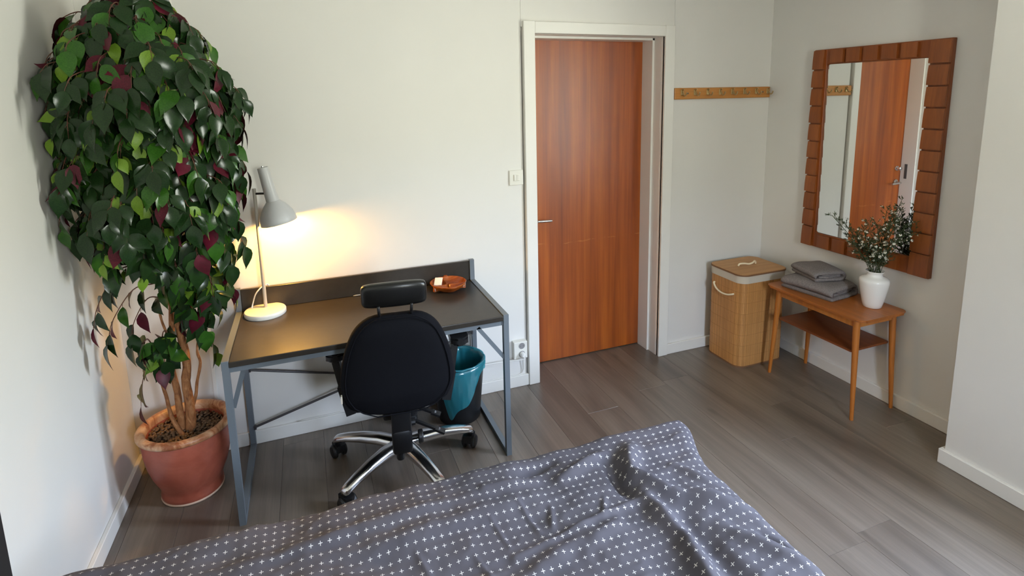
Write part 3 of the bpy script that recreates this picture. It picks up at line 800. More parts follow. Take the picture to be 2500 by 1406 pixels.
# ------------------------------------------------------------------ switch, socket, plug lead
def switch():
    t = thing('light_switch', 'cream light switch on the wall beside the wooden door', 'switch', (1.944, 0, 1.219))
    obj('plate', add_box(B(), (1.902,-.010,1.222), (1.986,0,1.308), .004, 2), M['plasticwhite'], t)
    obj('rocker_frame', add_box(B(), (1.926,-.0125,1.246), (1.962,-.009,1.284), .001), M['plasticwhite'], t)
    for x in (1.9275, 1.9447):
        obj('rocker', add_box(B(), (x,-.016,1.248), (x+.0158,-.012,1.282), .0015), M['plasticwhite'], t)
    t = thing('wall_socket', 'white double wall socket box low on the wall by the desk leg', 'socket', (1.936, 0, .188))
    obj('socket_box', add_box(B(), (1.896,-.040,.188), (1.980,0,.294), .004, 2), M['plasticwhite'], t)
    for z in (.268, .218):
        s = obj('outlet', add_lathe(B(), [(.0225,.0402),(.0225,.0412),(.0200,.0412),(.0190,.0402),(.0190,.0395),(0,.0395)], 28, (1.944,0,z), (0,-1,0)), M['plasticwhite'], t, 40)
        obj('recess', add_lathe(B(), [(.0188,.0404),(0,.0404)], 28, (1.944,0,z), (0,-1,0)), M['darkhole'], s)
        for dx in (-.0095, .0095):
            obj('contact', add_lathe(B(), [(.0025,.0408),(0,.0408)], 10, (1.944+dx,0,z), (0,-1,0)), M['socketmetal'], s)
    t = thing('plug_lead', 'white plug and lead running from the double wall socket towards the bin', 'cord', (1.944, -.05, .218))
    obj('plug', add_lathe(B(), [(0,.041),(.0155,.041),(.0165,.05),(.0150,.068),(.008,.075),(0,.075)], 20, (1.944,0,.218), (0,-1,0)), M['cordwhite'], t, 40)
    obj('lead', add_tube(B(), spline([(1.944,-.072,.216),(1.944,-.082,.205),(1.925,-.075,.200),(1.86,-.055,.196),(1.78,-.04,.193),(1.70,-.03,.190),(1.60,-.024,.186),(1.45,-.024,.182)], 6), .0034, 8), M['cordwhite'], t, True)
    t2 = tag(obj('thin_cable', add_tube(B(), spline([(1.958,-.020,.188),(1.962,-.016,.15),(1.963,-.012,.11),(1.955,-.010,.083),(1.93,-.012,.0745),(1.88,-.012,.0745),(1.70,-.012,.0745),(1.40,-.012,.0745),(1.0,-.012,.0745),(.7,-.012,.0745)], 6), .0034, 8), M['cordwhite'], None, True, origin=(1.944,-.012,.07)),
        'thin white cable dropping from the wall socket onto the skirting', 'cable')
switch()

# ------------------------------------------------------------------ coat rack
def rack():
    t = thing('coat_rack', 'wooden wall coat rack with eight brass hooks right of the door', 'coat rack', (3.372, 0, 1.676))
    obj('board', add_box(B(), (2.992,-.018,1.678), (3.752,-.0005,1.748), .004, 2), M['rackwood'], t)
    x0 = 3.046
    for i in range(8):
        x = x0+.0975*i; z = 1.722
        bm = add_box(B(), (x-.009,-.021,z-.020), (x+.009,-.018,z+.016), .003)
        hk = obj('hook', bm, M['brass'], t)
        p = spline([(x,-.020,z+.004),(x,-.030,z-.004),(x,-.040,z-.018),(x,-.050,z-.022),(x,-.060,z-.016),(x,-.066,z-.002)], 5)
        obj('prong', add_tube(B(), p, [.0042]*(len(p)-1)+[.005], 8), M['brass'], hk, True)
        p = spline([(x,-.020,z+.010),(x,-.028,z+.012),(x,-.036,z+.018)], 4)
        obj('upper_prong', add_tube(B(), p, .0038, 8), M['brass'], hk, True)
    for x in (x0+.045, 3.690):
        obj('screw', add_lathe(B(), [(0,0),(.005,0),(.004,.002),(0,.003)], 12, (x,-.018,1.714), (0,-1,0)), M['socketmetal'], t)
rack()

# ------------------------------------------------------------------ mirror
def mirror():
    y0, y1, z0, z1 = -.3645, -1.1393, .765, 1.9546
    t = thing('wall_mirror', 'tall rectangular mirror in a carved wooden block frame above the side table', 'mirror', (RW, (y0+y1)/2, z0))
    xf = RW-.026; xb = RW-.0005
    gy0, gy1, gz0, gz1 = -.452, -1.040, .856, 1.868
    obj('frame_stile', add_box(B(), (xf, gy0, z0), (xb, y0, z1), .002), M['mirwoodbase'], t)
    obj('frame_stile', add_box(B(), (xf, y1, z0), (xb, gy1, z1), .002), M['mirwoodbase'], t)
    obj('frame_rail', add_box(B(), (xf, gy1, gz1), (xb, gy0, z1), .002), M['mirwoodbase'], t)
    obj('frame_rail', add_box(B(), (xf, gy1, z0), (xb, gy0, gz0), .002), M['mirwoodbase'], t)
    obj('glass', add_box(B(), (RW-.016, gy1+.001, gz0+.001), (RW-.010, gy0-.001, gz1-.001)), M['mirror'], t)
    for yy, zz, sy, sz in ((gy0,gz0,-1,1),(gy0,gz1,-1,-1),(gy1,gz0,1,1),(gy1,gz1,1,-1)):   # rounded corners of the opening
        bm = B(); vs_ = [(yy,zz)] + [(yy+sy*.022*(1-sin(a)), zz+sz*.022*(1-cos(a))) for a in [pi/2*i/5 for i in range(6)]]
        a = [bm.verts.new((RW-.0185, p[0], p[1])) for p in vs_]; b = [bm.verts.new((RW-.004, p[0], p[1])) for p in vs_]
        bm.faces.new(a); bm.faces.new(list(reversed(b)))
        for j in range(len(a)): bm.faces.new((a[j], a[(j+1)%len(a)], b[(j+1)%len(a)], b[j]))
        obj('corner_fillet', bm, M['mirwoodbase'], t)
    # carved blocks: each slopes down to a groove along one edge
    def block(hy, hz, dirn):
        bm = B(); h0, h1 = .0145, .010
        def X(y, z):
            q = (z+hz)/(2*hz) if dirn == 'z' else (y+hy)/(2*hy)
            return -(h1+(h0-h1)*(1-q)) if q > .16 else -(h0*.95)
        g = []
        N_ = 7
        for i in range(N_):
            row = []
            for j in range(N_):
                y = -hy+2*hy*i/(N_-1); z = -hz+2*hz*j/(N_-1)
                q = (z+hz)/(2*hz) if dirn == 'z' else (y+hy)/(2*hy)
                x = -.0165 + .0065*q*q
                if i in (0, N_-1): x += .0010
                row.append(bm.verts.new((x, y, z)))
            g.append(row)
        for i in range(N_-1):
            for j in range(N_-1): bm.faces.new((g[i][j], g[i+1][j], g[i+1][j+1], g[i][j+1]))
        edge = [g[i][0] for i in range(N_)] + [g[N_-1][j] for j in range(1, N_)] + [g[i][N_-1] for i in range(N_-2, -1, -1)] + [g[0][j] for j in range(N_-2, 0, -1)]
        lowr = [bm.verts.new((.0, v.co.y, v.co.z)) for v in edge]
        m_ = len(edge)
        for j in range(m_): bm.faces.new((edge[j], lowr[j], lowr[(j+1)%m_], edge[(j+1)%m_]))
        return bm
    lines = [z1] + [1.836-.105*i for i in range(10)] + [z0]
    proto = {}
    def put(yc, zc, hy, hz, dirn, flip=False):
        key = (round(hy, 4), round(hz, 4), dirn)
        if key not in proto:
            o = obj('carved_block', block(hy, hz, dirn), M['mirwood'], t, 30, world=False); proto[key] = o.data
        else:
            o = bpy.data.objects.new('carved_block', proto[key]); COL.objects.link(o); o.parent = t
        o.location = Vector((xf, yc, zc)) - BASE[t.name]
        return o
    for ya, yb in ((y0, gy0), (gy1, y1)):
        for a, b in zip(lines, lines[1:]):
            put((ya+yb)/2+(.005 if ya == y0 else 0), (a+b)/2, abs(ya-yb)/2-(.0065 if ya == y0 else .0015), abs(a-b)/2-.0045, 'z')
    ty = [gy0-.019-.104*i for i in range(6)]
    for za, zb in ((gz1, z1), (z0, gz0)):
        for a, b in zip(ty, ty[1:]): put((a+b)/2, (za+zb)/2, abs(a-b)/2-.008, abs(za-zb)/2-.007, 'y')
mirror()

# ------------------------------------------------------------------ laundry hamper
def hamper():
    cx_, cy_, hx, hy, r, h = 3.457, -.207, .186, .152, .060, .560
    t = thing('laundry_hamper', 'bamboo laundry hamper with white liner and rope handles in the corner', 'hamper', (cx_, cy_, 0))
    f = lambda x, y, z: Vector((cx_+x, cy_+y, z))
    def outline(hx, hy, r, nn):
        pts = rrect(hx, hy, r, 10); out = []
        per = []; 
        L = [0]
        for i in range(len(pts)):
            a, b = pts[i], pts[(i+1)%len(pts)]; L.append(L[-1]+math.dist(a, b))
        for k in range(nn):
            d = L[-1]*k/nn
            for i in range(len(pts)):
                if L[i] <= d <= L[i+1]:
                    q = (d-L[i])/max(1e-9, L[i+1]-L[i]); a, b = pts[i], pts[(i+1)%len(pts)]
                    out.append((a[0]+(b[0]-a[0])*q, a[1]+(b[1]-a[1])*q)); break
        return out
    obj('hamper_core', add_prism(B(), rrect(hx-.004, hy-.004, r-.002, 8), .006, h-.01, f), M['thread'], t, 40)
    # slats: strips set side by side round the body
    ns = 150; ol = outline(hx, hy, r, ns); sl = bmesh.new(); sp = []
    for k in range(ns):
        a, b = Vector(ol[k]), Vector(ol[(k+1)%ns]); m_ = (a+b)/2; d = (b-a); n_ = Vector((d.y, -d.x)).normalized(); w = d.length-.0006; d = d.normalized()
        sp.append((m_, d, n_, w))
    # one shared strip, 150 placements
    w = sum(s[3] for s in sp)/ns
    first = obj('bamboo_slat', add_box(B(), (-w/2, -.004, 0), (w/2, .0016, .548), .0005), M['ham'], t, world=False)
    for i, (m_, d, n_, _) in enumerate(sp):
        o = first if i == 0 else first.copy()
        if i: COL.objects.link(o)
        o.parent = t; o.location = (m_.x, m_.y, .008); o.rotation_euler = (0, 0, atan2(d.y, d.x)+pi)
    for z in (.075, .145, .215, .285, .355, .425, .495):
        obj('stitch_row', add_tube(B(), [f(x*1.0+ (x/ (abs(x)+1e-9))*.0012, y+(y/(abs(y)+1e-9))*.0012, z) for x, y in outline(hx+.0008, hy+.0008, r, 80)], .0009, 4, closed=True), M['thread'], t)
    obj('foot_band', add_prism(B(), rrect(hx+.0022, hy+.0022, r, 8), 0, .010, f), M['hamedge'], t, 40)
    obj('liner_band', add_prism(B(), rrect(hx+.0042, hy+.0042, r, 10), .553, .600, f), M['liner'], t, 40)
    obj('lid_edge', add_prism(B(), rrect(hx+.0075, hy+.0075, r, 10), .600, .608, f), M['hamedge'], t, 40)
    lid = obj('lid', add_prism(B(), rrect(hx+.0035, hy+.0035, r-.004, 10), .6082, .6105, f), M['hamlid'], t, 40)
    p = spline([f(-.070,.010,.611), f(-.060,.010,.624), f(-.030,.000,.626), f(.0,-.010,.622), f(.03,-.008,.626), f(.058,.006,.630), f(.070,.010,.622), f(.072,.010,.611)], 6)
    obj('lid_rope', add_tube(B(), p, .0058, 8), M['rope'], lid, True)
    for sx in (-1, 1):
        p = spline([f(sx*(hx-.002), .085, .498), f(sx*(hx+.012), .083, .496), f(sx*(hx+.018), .05, .470), f(sx*(hx+.020), 0, .457), f(sx*(hx+.018), -.05, .460), f(sx*(hx+.012), -.085, .472), f(sx*(hx-.002), -.088, .474)], 6)
        obj('rope_handle', add_tube(B(), p, .0058, 8), M['rope'], t, True)
hamper()

# ------------------------------------------------------------------ side table and things on it
TZ = .566
def table():
    x0, x1, y0, y1 = 3.392, 3.738, -1.062, -.425
    cx_, cy_ = (x0+x1)/2, (y0+y1)/2
    t = thing('side_table', 'small teak side table with lower shelf under the wall mirror', 'table', (cx_, cy_, 0))
    f = lambda x, y, z: Vector((cx_+x, cy_+y, z))
    bm = add_prism(B(), rrect((x1-x0)/2, (y1-y0)/2, .038, 6), TZ-.015, TZ, f)
    bmesh.ops.bevel(bm, geom=[e for e in bm.edges if abs(e.verts[0].co.z-e.verts[1].co.z) < 1e-5 and e.verts[0].co.z < TZ-.01], offset=.009, segments=2, affect='EDGES')
    obj('table_top', bm, M['tablewood'], t, 35)
    ax0, ax1, ay0, ay1 = 3.440, 3.706, -.998, -.492
    for lo, hi in (((ax0-.009, ay0+.012, TZ-.062), (ax0+.009, ay1-.012, TZ-.0155)), ((ax1-.009, ay0+.012, TZ-.062), (ax1+.009, ay1-.012, TZ-.0155)), ((ax0+.01, ay0-.009, TZ-.062), (ax1-.01, ay0+.009, TZ-.0155)), ((ax0+.01, ay1-.009, TZ-.062), (ax1-.01, ay1+.009, TZ-.0155))):
        obj('apron', add_box(B(), lo, hi, .0015), M['legwood'], t)
    for x, sx in ((ax0, -1), (ax1, 1)):
        for y, sy in ((ay0, -1), (ay1, 1)):
            xb_, yb_ = x+sx*.016, y+sy*.028
            obj('leg', add_tube(B(), [(xb_, yb_, 0), (x+sx*.009, y+sy*.016, .22), (x+sx*.003, y+sy*.004, .46), (x, y, TZ-.0155)], [.0095, .0135, .0170, .0178], 16), M['legwood'], t, 40)
    zs = .372
    bm = B(); add_prism(bm, rrect((ax1-ax0)/2+.008, (ay1-ay0)/2-.012, .006, 3), zs-.011, zs, lambda x, y, z: Vector(((ax0+ax1)/2+x, (ay0+ay1)/2+y, z)))
    obj('shelf', bm, M['shelfwood'], t, 35)
table()

def towel(name, label, c, L, Wd, z0, layers, lt, rot, seed, sag):
    """a towel folded over: outer roll with a folded-in tongue seen at the near end"""
    rnd = random.Random(seed); t = thing(name, label, 'towel', (c[0], c[1], z0), rot)
    H_ = layers*lt
    def sheet(prof, th, nm, l0, l1):
        bm = B(); ns = 22; P = [Vector((p[0], 0, p[1])) for p in prof]; P = spline([(p.x, 0, p.z) for p in P], 5)
        rings = []
        for i in range(ns+1):
            q = i/ns; y = l0+(l1-l0)*q
            ring = []
            outer, inner = [], []
            for k, p in enumerate(P):
                tg = (P[min(k+1, len(P)-1)]-P[max(k-1, 0)]).normalized(); nr = Vector((-tg.z, 0, tg.x))
                w_ = .0035*noise.noise(Vector((p.x*22, y*16, p.z*30+seed)))+.0016*noise.noise(Vector((p.x*90, y*90, seed)))
                endr = 1-.45*max(0, abs(q-.5)*2-.86)/.14
                dz = -sag*(abs(q-.5)*2)**3*(p.z/H_) + .006*noise.noise(Vector((p.x*9, y*7, seed*1.7)))*(p.z/H_)
                yy = y + .010*noise.noise(Vector((p.x*12, p.z*40, seed+3)))
                outer.append(Vector((p.x, yy, max(.001, p.z+dz)))+nr*(th/2*endr+w_*.5)); inner.append(Vector((p.x, yy, max(.001, p.z+dz)))-nr*(th/2*endr))
            ring = [bm.verts.new((v.x, v.y, max(.0005, v.z))) for v in outer+list(reversed(inner))]
            rings.append(ring)
        n = len(rings[0])
        for r1, r2 in zip(rings, rings[1:]):
            for j in range(n): bm.faces.new((r1[j], r1[(j+1)%n], r2[(j+1)%n], r2[j]))
        bm.faces.new(list(reversed(rings[0]))); bm.faces.new(rings[-1])
        return obj(nm, bm, M['towel'], t, True, world=False)
    h = Wd/2
    a = lt/2
    # outer wrap: bottom layer, round the wall side, over the top, tucked down at the room side
    sheet([(-h*.92, a), (0, a), (h*.8, a), (h*.98, H_*.32), (h*.98, H_*.62), (h*.8, H_-a), (0, H_-a), (-h*.70, H_-a), (-h*.98, H_*.66), (-h*.90, H_*.46)], lt*.95, 'outer_fold', -L/2, L/2)
    sheet([(-h*.62, H_*.42), (0, H_*.40), (h*.55, H_*.40), (h*.70, H_*.50), (h*.55, H_*.62), (-h*.4, H_*.62)], lt*.80, 'inner_fold', -L/2+.012, L/2-.006)
    return t
towel('folded_towel', 'larger folded grey towel lying on the side table, under another towel', (3.575, -.640), .315, .245, TZ, 3.6, .0225, radians(8), 3, .018)
towel('folded_towel', 'smaller folded grey towel on top of the larger towel', (3.590, -.615), .225, .185, TZ+.0805, 3.2, .0200, radians(-14), 8, .010)

def vase():
    c = Vector((3.630, -.935, TZ))
    prof = [(0,0),(.041,0),(.0445,.003),(.050,.024),(.058,.060),(.0665,.105),(.0712,.136),(.0718,.146),(.0690,.156),(.0590,.1635),(.0470,.1675),(.0390,.1715),(.0360,.178),(.0362,.186),(.0405,.194),(.0450,.199),(.0440,.2005),(.0385,.196),(.0335,.188),(.0330,.178),(.037,.168),(.062,.148),(.06,.11),(.04,.02),(0,.02)]
    o = obj('vase', add_lathe(B(), prof, 48, c), M['ceramic'], None, True, origin=c)
    tag(o, 'white ceramic vase holding wild flowers on the side table', 'vase')
    rnd = random.Random(21)
    # little daisy: petals + eye, shared by all sprigs
    tips = []
    sprigs = [(-.10,.13,.27),(-.115,.19,.30),(-.13,.02,.25),(-.09,-.02,.20),(-.12,.06,.15),(-.07,.08,.22),(-.02,.07,.24),(.02,.03,.27),(.045,-.03,.31),(.03,-.08,.36),(.055,-.11,.30),(.01,-.13,.24),(-.05,-.12,.20),(-.10,-.08,.15),(-.03,-.02,.26),(.06,.01,.34),(.05,-.07,.42),(.02,-.05,.30),(-.06,.02,.29),(-.08,.10,.17),(.06,-.15,.26),(-.02,-.10,.31),(.07,-.06,.22),(-.10,.04,.20)]
    for i, (dx, dy, dz) in enumerate(sprigs):
        top = c+Vector((0,0,.199))
        b0 = c+Vector((.010*cos(i*2.4), .010*sin(i*2.4), .03)); b1 = top+Vector((.024*cos(i*2.4), .024*sin(i*2.4), -.01))
        if i < 3: lab, far = None, True
        e_ = top+Vector((dx, dy, dz*.92))
        if e_.x > 3.705: e_.x = 3.705
        lab = {0: 'bare wiry sprig leaning left, just below the longest one, in the white vase', 1: 'longest bare sprig reaching furthest left out of the white vase', 16: 'tallest flowering sprig in the white vase, rising in front of the mirror'}.get(i, 'wild flower sprig with tiny white blooms in the white vase')
        t = thing('flower_sprig', lab, 'flower', b0, 0, 'wild flowers in the white vase')
        mid = (b1+e_)/2 + Vector((0, 0, .02)) + Vector((rnd.uniform(-.01,.01), rnd.uniform(-.01,.01), 0))
        path = spline([b0, b1, mid, e_], 6)
        bm = B(); add_tube(bm, path, [.0016]*len(path), 5)
        leaves = B(); pet = B(); eyes = B()
        def daisy(p, nrm, s):
            u, w = frame_of(nrm)
            for k in range(7):
                a = 2*pi*k/7+rnd.random()*.3; d = cos(a)*u+sin(a)*w; sd = -sin(a)*u+cos(a)*w
                vs_ = [pet.verts.new(p+d*s*x+sd*s*y+nrm*s*z) for x, y, z in ((.15,-.08,0),(.6,-.22,.10),(1.0,0,.05),(.6,.22,.10),(.15,.08,0))]
                pet.faces.new(vs_)
            add_lathe(eyes, [(.22*s,0),(.15*s,.12*s),(0,.16*s)], 6, p, nrm)
        nb = len(path)
        for q in range(8, nb):
            p = path[q]; tg = (path[min(q+1, nb-1)]-path[q-1]).normalized()
            for r_ in range(2):
                a = rnd.random()*6.28; u, w = frame_of(tg); d = (cos(a)*u+sin(a)*w+tg*.9).normalized()
                ln_ = rnd.uniform(.018,.045)
                tipp = p+d*ln_
                if tipp.x > 3.715: continue
                add_tube(bm, [p, p+d*ln_*.5+tg*.003, tipp], .0007, 4)
                for qq in range(9):
                    s_ = p+d*ln_*rnd.uniform(.3,1); dd = (d+Vector((rnd.uniform(-1,1), rnd.uniform(-1,1), rnd.uniform(-.4,1)))).normalized()
                    sd = dd.cross(Vector((rnd.uniform(-1,1), rnd.uniform(-1,1), 1))).normalized()
                    l2 = rnd.uniform(.010,.022)
                    leaves.faces.new([leaves.verts.new(s_), leaves.verts.new(s_+dd*l2*.5+sd*.0020), leaves.verts.new(s_+dd*l2), leaves.verts.new(s_+dd*l2*.5-sd*.0020)])
                if rnd.random() < (.50 if q < nb-3 else .40) and i > 1:
                    daisy(tipp, (d+Vector((-.5,-.5,.5))).normalized(), rnd.uniform(.0055,.0092))
        obj('stem', bm, M['stem'], t, True)
        if leaves.faces: 
            lf = obj('leaf_spray', leaves, M['stem'], t); lf['kind'] = 'stuff'
        else: leaves.free()
        if pet.faces:
            pt = obj('petals', pet, M['petal'], t); pt['kind'] = 'stuff'; ey = obj('flower_eyes', eyes, M['flowereye'], t); ey['kind'] = 'stuff'
        else: pet.free(); eyes.free()
vase()

# ------------------------------------------------------------------ potted ficus
def ficus():
    c = Vector((.262, -.262, 0))
    t = thing('potted_ficus', 'tall leafy ficus with burgundy leaf undersides in a terracotta pot in the corner', 'plant', c)
    prof = [(0,.003),(.108,.003),(.114,.0),(.122,.008),(.1235,.024),(.120,.042),(.1215,.056),(.132,.082),(.147,.118),(.160,.165),(.1695,.222),(.172,.268),(.168,.297),(.166,.306)]
    obj('pot', add_lathe(B(), prof+[(.152,.306),(.150,.24),(.12,.20),(0,.20)], 72, c), M['pot'], t, 50)
    rim = [(.166,.300),(.180,.304),(.1885,.314),(.1880,.325),(.180,.332),(.166,.334),(.156,.329),(.152,.318),(.151,.300)]
    obj('pot_rim', add_lathe(B(), rim, 72, c), M['potrim'], t, True)
    obj('pot_foot', add_lathe(B(), [(.113,0),(.1225,.001),(.1245,.007),(.122,.012)], 64, c), M['potfoot'], t, True)
    obj('soil', add_lathe(B(), [(0,.285),(.10,.283),(.151,.278)], 48, c), M['soil'], t, True)
    rnd = random.Random(2); bm = B()
    for i in range(640):
        rr = .148*sqrt(rnd.random()); a = rnd.random()*6.28
        p = c+Vector((rr*cos(a), rr*sin(a), .286+rnd.random()*.006-.02*(rr/.15)**4*0))
        s = rnd.uniform(.0050,.0085); m_ = Matrix.Translation(p) @ Matrix.Rotation(rnd.random()*6, 4, 'Z') @ Matrix.Rotation(rnd.random()*1.2, 4, 'X') @ Matrix.Diagonal((s*1.15, s*.95, s*.9, 1))
        bmesh.ops.create_icosphere(bm, subdivisions=1, radius=1, matrix=m_)
    pb = obj('pebbles', bm, M['pebble'], t, True); pb['kind'] = 'stuff'
    # trunks
    trunks = [
        ([(.275,-.262,.27),(.288,-.27,.38),(.286,-.275,.52),(.299,-.272,.61),(.288,-.275,.76),(.286,-.28,.88),(.293,-.29,1.06),(.292,-.30,1.30),(.31,-.31,1.55),(.32,-.32,1.82)], .0215, .007),
        ([(.243,-.258,.27),(.246,-.262,.36),(.246,-.266,.47),(.240,-.268,.59),(.252,-.262,.72),(.262,-.255,.90),(.250,-.262,1.15),(.235,-.30,1.45),(.22,-.33,1.72)], .0165, .006),
        ([(.262,-.300,.27),(.232,-.298,.34),(.216,-.292,.42),(.204,-.290,.52),(.190,-.300,.60),(.178,-.315,.68)], .0105, .004),
        ([(.292,-.262,.38),(.312,-.258,.44),(.326,-.256,.50),(.346,-.262,.585),(.342,-.27,.645),(.356,-.28,.72)], .0080, .004),
        ([(.298,-.275,.63),(.276,-.292,.675),(.250,-.300,.735),(.238,-.306,.795),(.232,-.32,.88)], .0085, .004),
    ]
    for pts, r0, r1 in trunks:
        P = spline(pts, 5); n = len(P)
        bm = B(); add_tube(bm, [p+Vector((.003*noise.noise(p*14), .003*noise.noise(p*14+Vector((5,5,5))), 0)) for p in P], [r0+(r1-r0)*i/(n-1)+.0015*noise.noise(P[i]*40) for i in range(n)], 12)
        obj('trunk', bm, M['bark'], t, True)
    # leaf shapes
    def leaf_geom():
        rows = [(0,0),(.08,.14),(.24,.29),(.42,.325),(.60,.265),(.77,.145),(.90,.045),(1.0,.0)]
        V, Fc = [], []
        def P(s, x): return (x*.92, s, .20*abs(x)-.30*s*s+.02*s)
        for lay in (0, 1):
            dz = -.006*lay; base = len(V); idx = []
            for s, w in rows:
                if w == 0: V.append(tuple(a+b for a, b in zip(P(s,0),(0,0,dz)))); idx.append((len(V)-1,)*3)
                else:
                    k0 = len(V)
                    for x in (-w, 0, w): V.append(tuple(a+b for a, b in zip(P(s,x),(0,0,dz))))
                    idx.append((k0, k0+1, k0+2))
            for a, b in zip(idx, idx[1:]):
                for j in (0, 1):
                    q = list(dict.fromkeys((a[j], a[j+1], b[j+1], b[j])))
                    if len(q) > 2: Fc.append((tuple(q) if lay == 0 else tuple(reversed(q)), lay))
        return V, Fc
    LV, LF = leaf_geom()
    meshes = []
    for nm, m_ in (('leaf_dark', M['leafA']), ('leaf_mid', M['leafB']), ('leaf_pale', M['leafC']), ('leaf_red', M['leafR'])):
        me = bpy.data.meshes.new(nm); me.from_pydata(LV, [], [f for f, _ in LF]); me.materials.append(m_); me.materials.append(M['leafR'])
        me.polygons.foreach_set('material_index', [l for _, l in LF]); me.polygons.foreach_set('use_smooth', [True]*len(LF)); me.update(); meshes.append(me)
    # crown: sprigs that grow out of the stems and droop
    rnd = random.Random(77)
    ell = [  # centre, radii, sprigs
        ((.310,-.38,1.78),(.300,.290,.27), 104), ((.285,-.38,1.52),(.285,.275,.27), 92), ((.50,-.34,1.66),(.120,.17,.19), 14), ((.45,-.33,1.38),(.125,.15,.17), 14),
        ((.30,-.36,2.02),(.23,.20,.10), 18), ((.10,-.44,1.62),(.09,.16,.28), 16), ((.20,-.40,1.28),(.165,.17,.17), 22), ((.43,-.32,1.20),(.125,.13,.11), 10), ((.40,-.30,1.02),(.105,.10,.11), 9),
        ((.30,-.31,1.06),(.08,.09,.10), 4), ((.36,-.29,.88),(.070,.07,.08), 4), ((.215,-.32,.73),(.055,.05,.07), 4)]
    leaves = []; twigs = B()
    def clampx(p): return Vector((max(p.x, .020), min(p.y, -.020), p.z))
    def add_leaf(p, d, nrm, s, kind):
        d = d.normalized(); nrm = (nrm-d*nrm.dot(d)).normalized(); x = d.cross(nrm).normalized()
        tip = p+d*s
        sh = Vector((max(0, .012-min(tip.x, p.x, tip.x-abs(x.x)*s*.25)), -max(0, max(tip.y, p.y)+.012), 0))
        mm = Matrix((x*s, d*s, nrm*s)).transposed().to_4x4(); mm.translation = p+sh
        leaves.append((mm, kind))
    def sprig(st, en, nl, size, droop):
        mid = (st+en)/2 + Vector((0,0,.045*droop)) 
        P = spline([st, mid, en, en+(en-st)*.18+Vector((0,0,-.06*droop))], 6); P = [clampx(p) for p in P]; n = len(P)
        add_tube(twigs, P, [.0030-.0019*i/(n-1) for i in range(n)], 5)
        out = (en-st); out.z = 0
        out = out.normalized() if out.length > .01 else Vector((0,-1,0))
        for k in range(nl):
            q = .22+.78*k/(nl-1); i = min(n-1, int(q*(n-1))); p = P[i]
            tg = (P[min(i+1, n-1)]-P[max(i-1, 0)]).normalized(); sd = tg.cross(Vector((0,0,1)))
            sd = sd.normalized() if sd.length > .1 else Vector((1,0,0)); sg = 1 if k % 2 else -1
            d = tg*.55+sd*sg*rnd.uniform(.35,.9)+Vector((0,0,-rnd.uniform(.35,1.15)))+Vector((rnd.uniform(-.2,.2), rnd.uniform(-.2,.2), 0))
            if k == nl-1: d = tg+Vector((0,0,-.4))
            nrm = out*rnd.uniform(.35,1.0)+Vector((0,-.25,rnd.uniform(.35,.9)))+Vector((rnd.uniform(-.6,.6), rnd.uniform(-.5,.5), rnd.uniform(-.4,.4)))
            if rnd.random() < .035: nrm = -nrm
            u = rnd.random(); kind = 0 if u < .68 else 1 if u < .87 else 2 if u < .975 else 3
            s = size*rnd.uniform(.78,1.18)*(.8 if kind == 2 else 1)
            pet = d.normalized()*s*.16
            add_tube(twigs, [p, p+pet], .0009, 4, cap=False)
            add_leaf(p+pet, d, nrm, s, kind)
    for (cx_, cy_, cz_), (rx, ry, rz), cnt in ell:
        for k in range(cnt):
            z = 1-2*(k+.5)/cnt; ph = k*2.39996+cx_*30; rr = sqrt(max(0, 1-z*z))
            d = Vector((rr*cos(ph), rr*sin(ph), z))
            if d.y > .45: d.y = -d.y*.6; d.normalize()
            f_ = rnd.uniform(.66, 1.08); en = Vector((cx_+d.x*rx*f_, cy_+d.y*ry*f_, cz_+d.z*rz*f_)); en = clampx(en)
            ax_ = Vector((.29+ (cx_-.29)*.4, -.30, en.z)); hd = en-ax_; hd.z = 0
            st = en - Vector((d.x*rx, d.y*ry, 0))*.62 + Vector((0,0,-.02-.05*max(0, d.z)))
            sprig(st, en, rnd.randint(8, 10), .094, rnd.uniform(.5, 1.3))
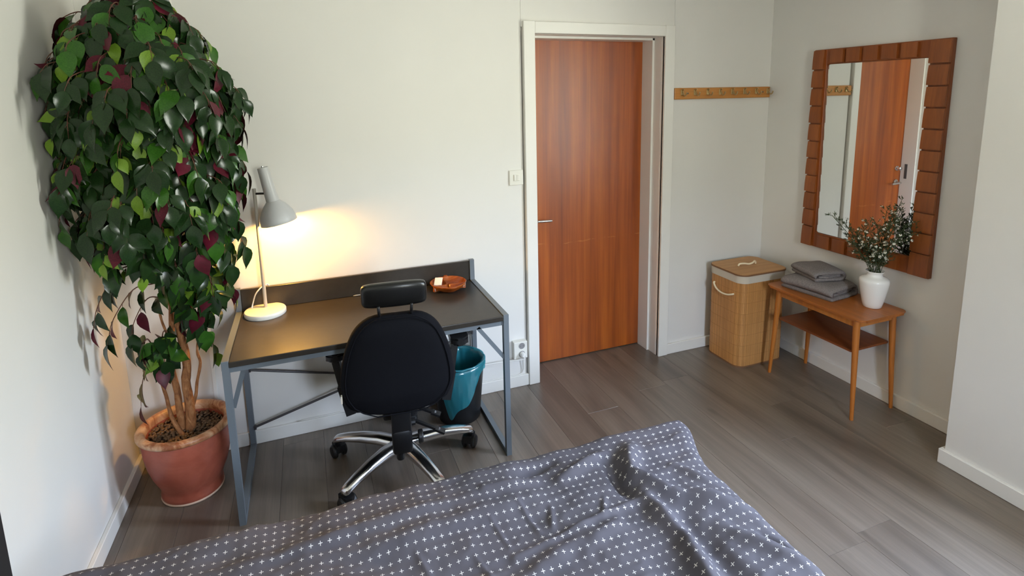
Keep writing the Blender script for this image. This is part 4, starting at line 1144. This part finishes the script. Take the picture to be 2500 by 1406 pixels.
    # individual outliers the photograph shows
    for st, en, nl in (((.42,-.32,1.74),(.60,-.35,1.77),8), ((.44,-.32,1.60),(.585,-.33,1.52),8), ((.40,-.32,1.93),(.49,-.34,2.00),6), ((.28,-.34,1.95),(.20,-.36,2.06),6), ((.30,-.32,2.0),(.34,-.34,2.10),6),
                       ((.20,-.40,1.10),(.075,-.46,.97),7), ((.24,-.36,1.00),(.11,-.44,.90),6), ((.44,-.31,1.22),(.555,-.33,1.18),7), ((.42,-.30,1.02),(.50,-.31,.97),6), ((.10,-.48,1.40),(.03,-.52,1.36),6), ((.16,-.46,1.83),(.04,-.50,1.86),6),
                       ((.30,-.29,.78),(.40,-.30,.72),5), ((.20,-.31,.64),(.14,-.33,.56),5), ((.25,-.31,.92),(.16,-.38,.86),6), ((.34,-.33,1.98),(.45,-.36,2.03),6)):
        sprig(Vector(st), Vector(en), nl, .090, 1.0)
    tw = obj('twigs', twigs, M['twig'], t, True); tw['kind'] = 'stuff'
    # the leaves seen largest become parts of their own, the rest one joined part
    cells = {}; order = []
    for i, (mm, kd) in enumerate(leaves):
        p = mm @ Vector((0,.5,0)); d = p-CAM; order.append((d.length, i, (round(d.x/d.y/.016), round(d.z/d.y/.016))))
    order.sort(); rank = []
    for dist, i, cell in order:
        k_ = cells.get(cell, 0); cells[cell] = k_+1; rank.append((k_, dist, i))
    rank.sort(); chosen = {i for _, _, i in rank[:300]}
    V, Fc, MI = [], [], []; joined = B()
    mats = [M['leafA'], M['leafB'], M['leafC'], M['leafR']]
    for i, (mm, kd) in enumerate(leaves):
        if i in chosen:
            o = bpy.data.objects.new('leaf', meshes[kd]); COL.objects.link(o); o.parent = t
            m2 = mm.copy(); m2.translation = mm.translation - c; o.matrix_local = m2
        else:
            b0 = len(V); V += [tuple(mm @ Vector(v) - c) for v in LV]
            for f, l in LF: Fc.append(tuple(b0+q for q in f)); MI.append(kd if l == 0 else 3)
    me = bpy.data.meshes.new('foliage'); me.from_pydata(V, [], Fc)
    for m_ in mats: me.materials.append(m_)
    me.polygons.foreach_set('material_index', MI); me.polygons.foreach_set('use_smooth', [True]*len(Fc)); me.update()
    fo = bpy.data.objects.new('foliage', me); COL.objects.link(fo); fo.parent = t; fo['kind'] = 'stuff'
    print('LEAVES', len(leaves))
ficus()
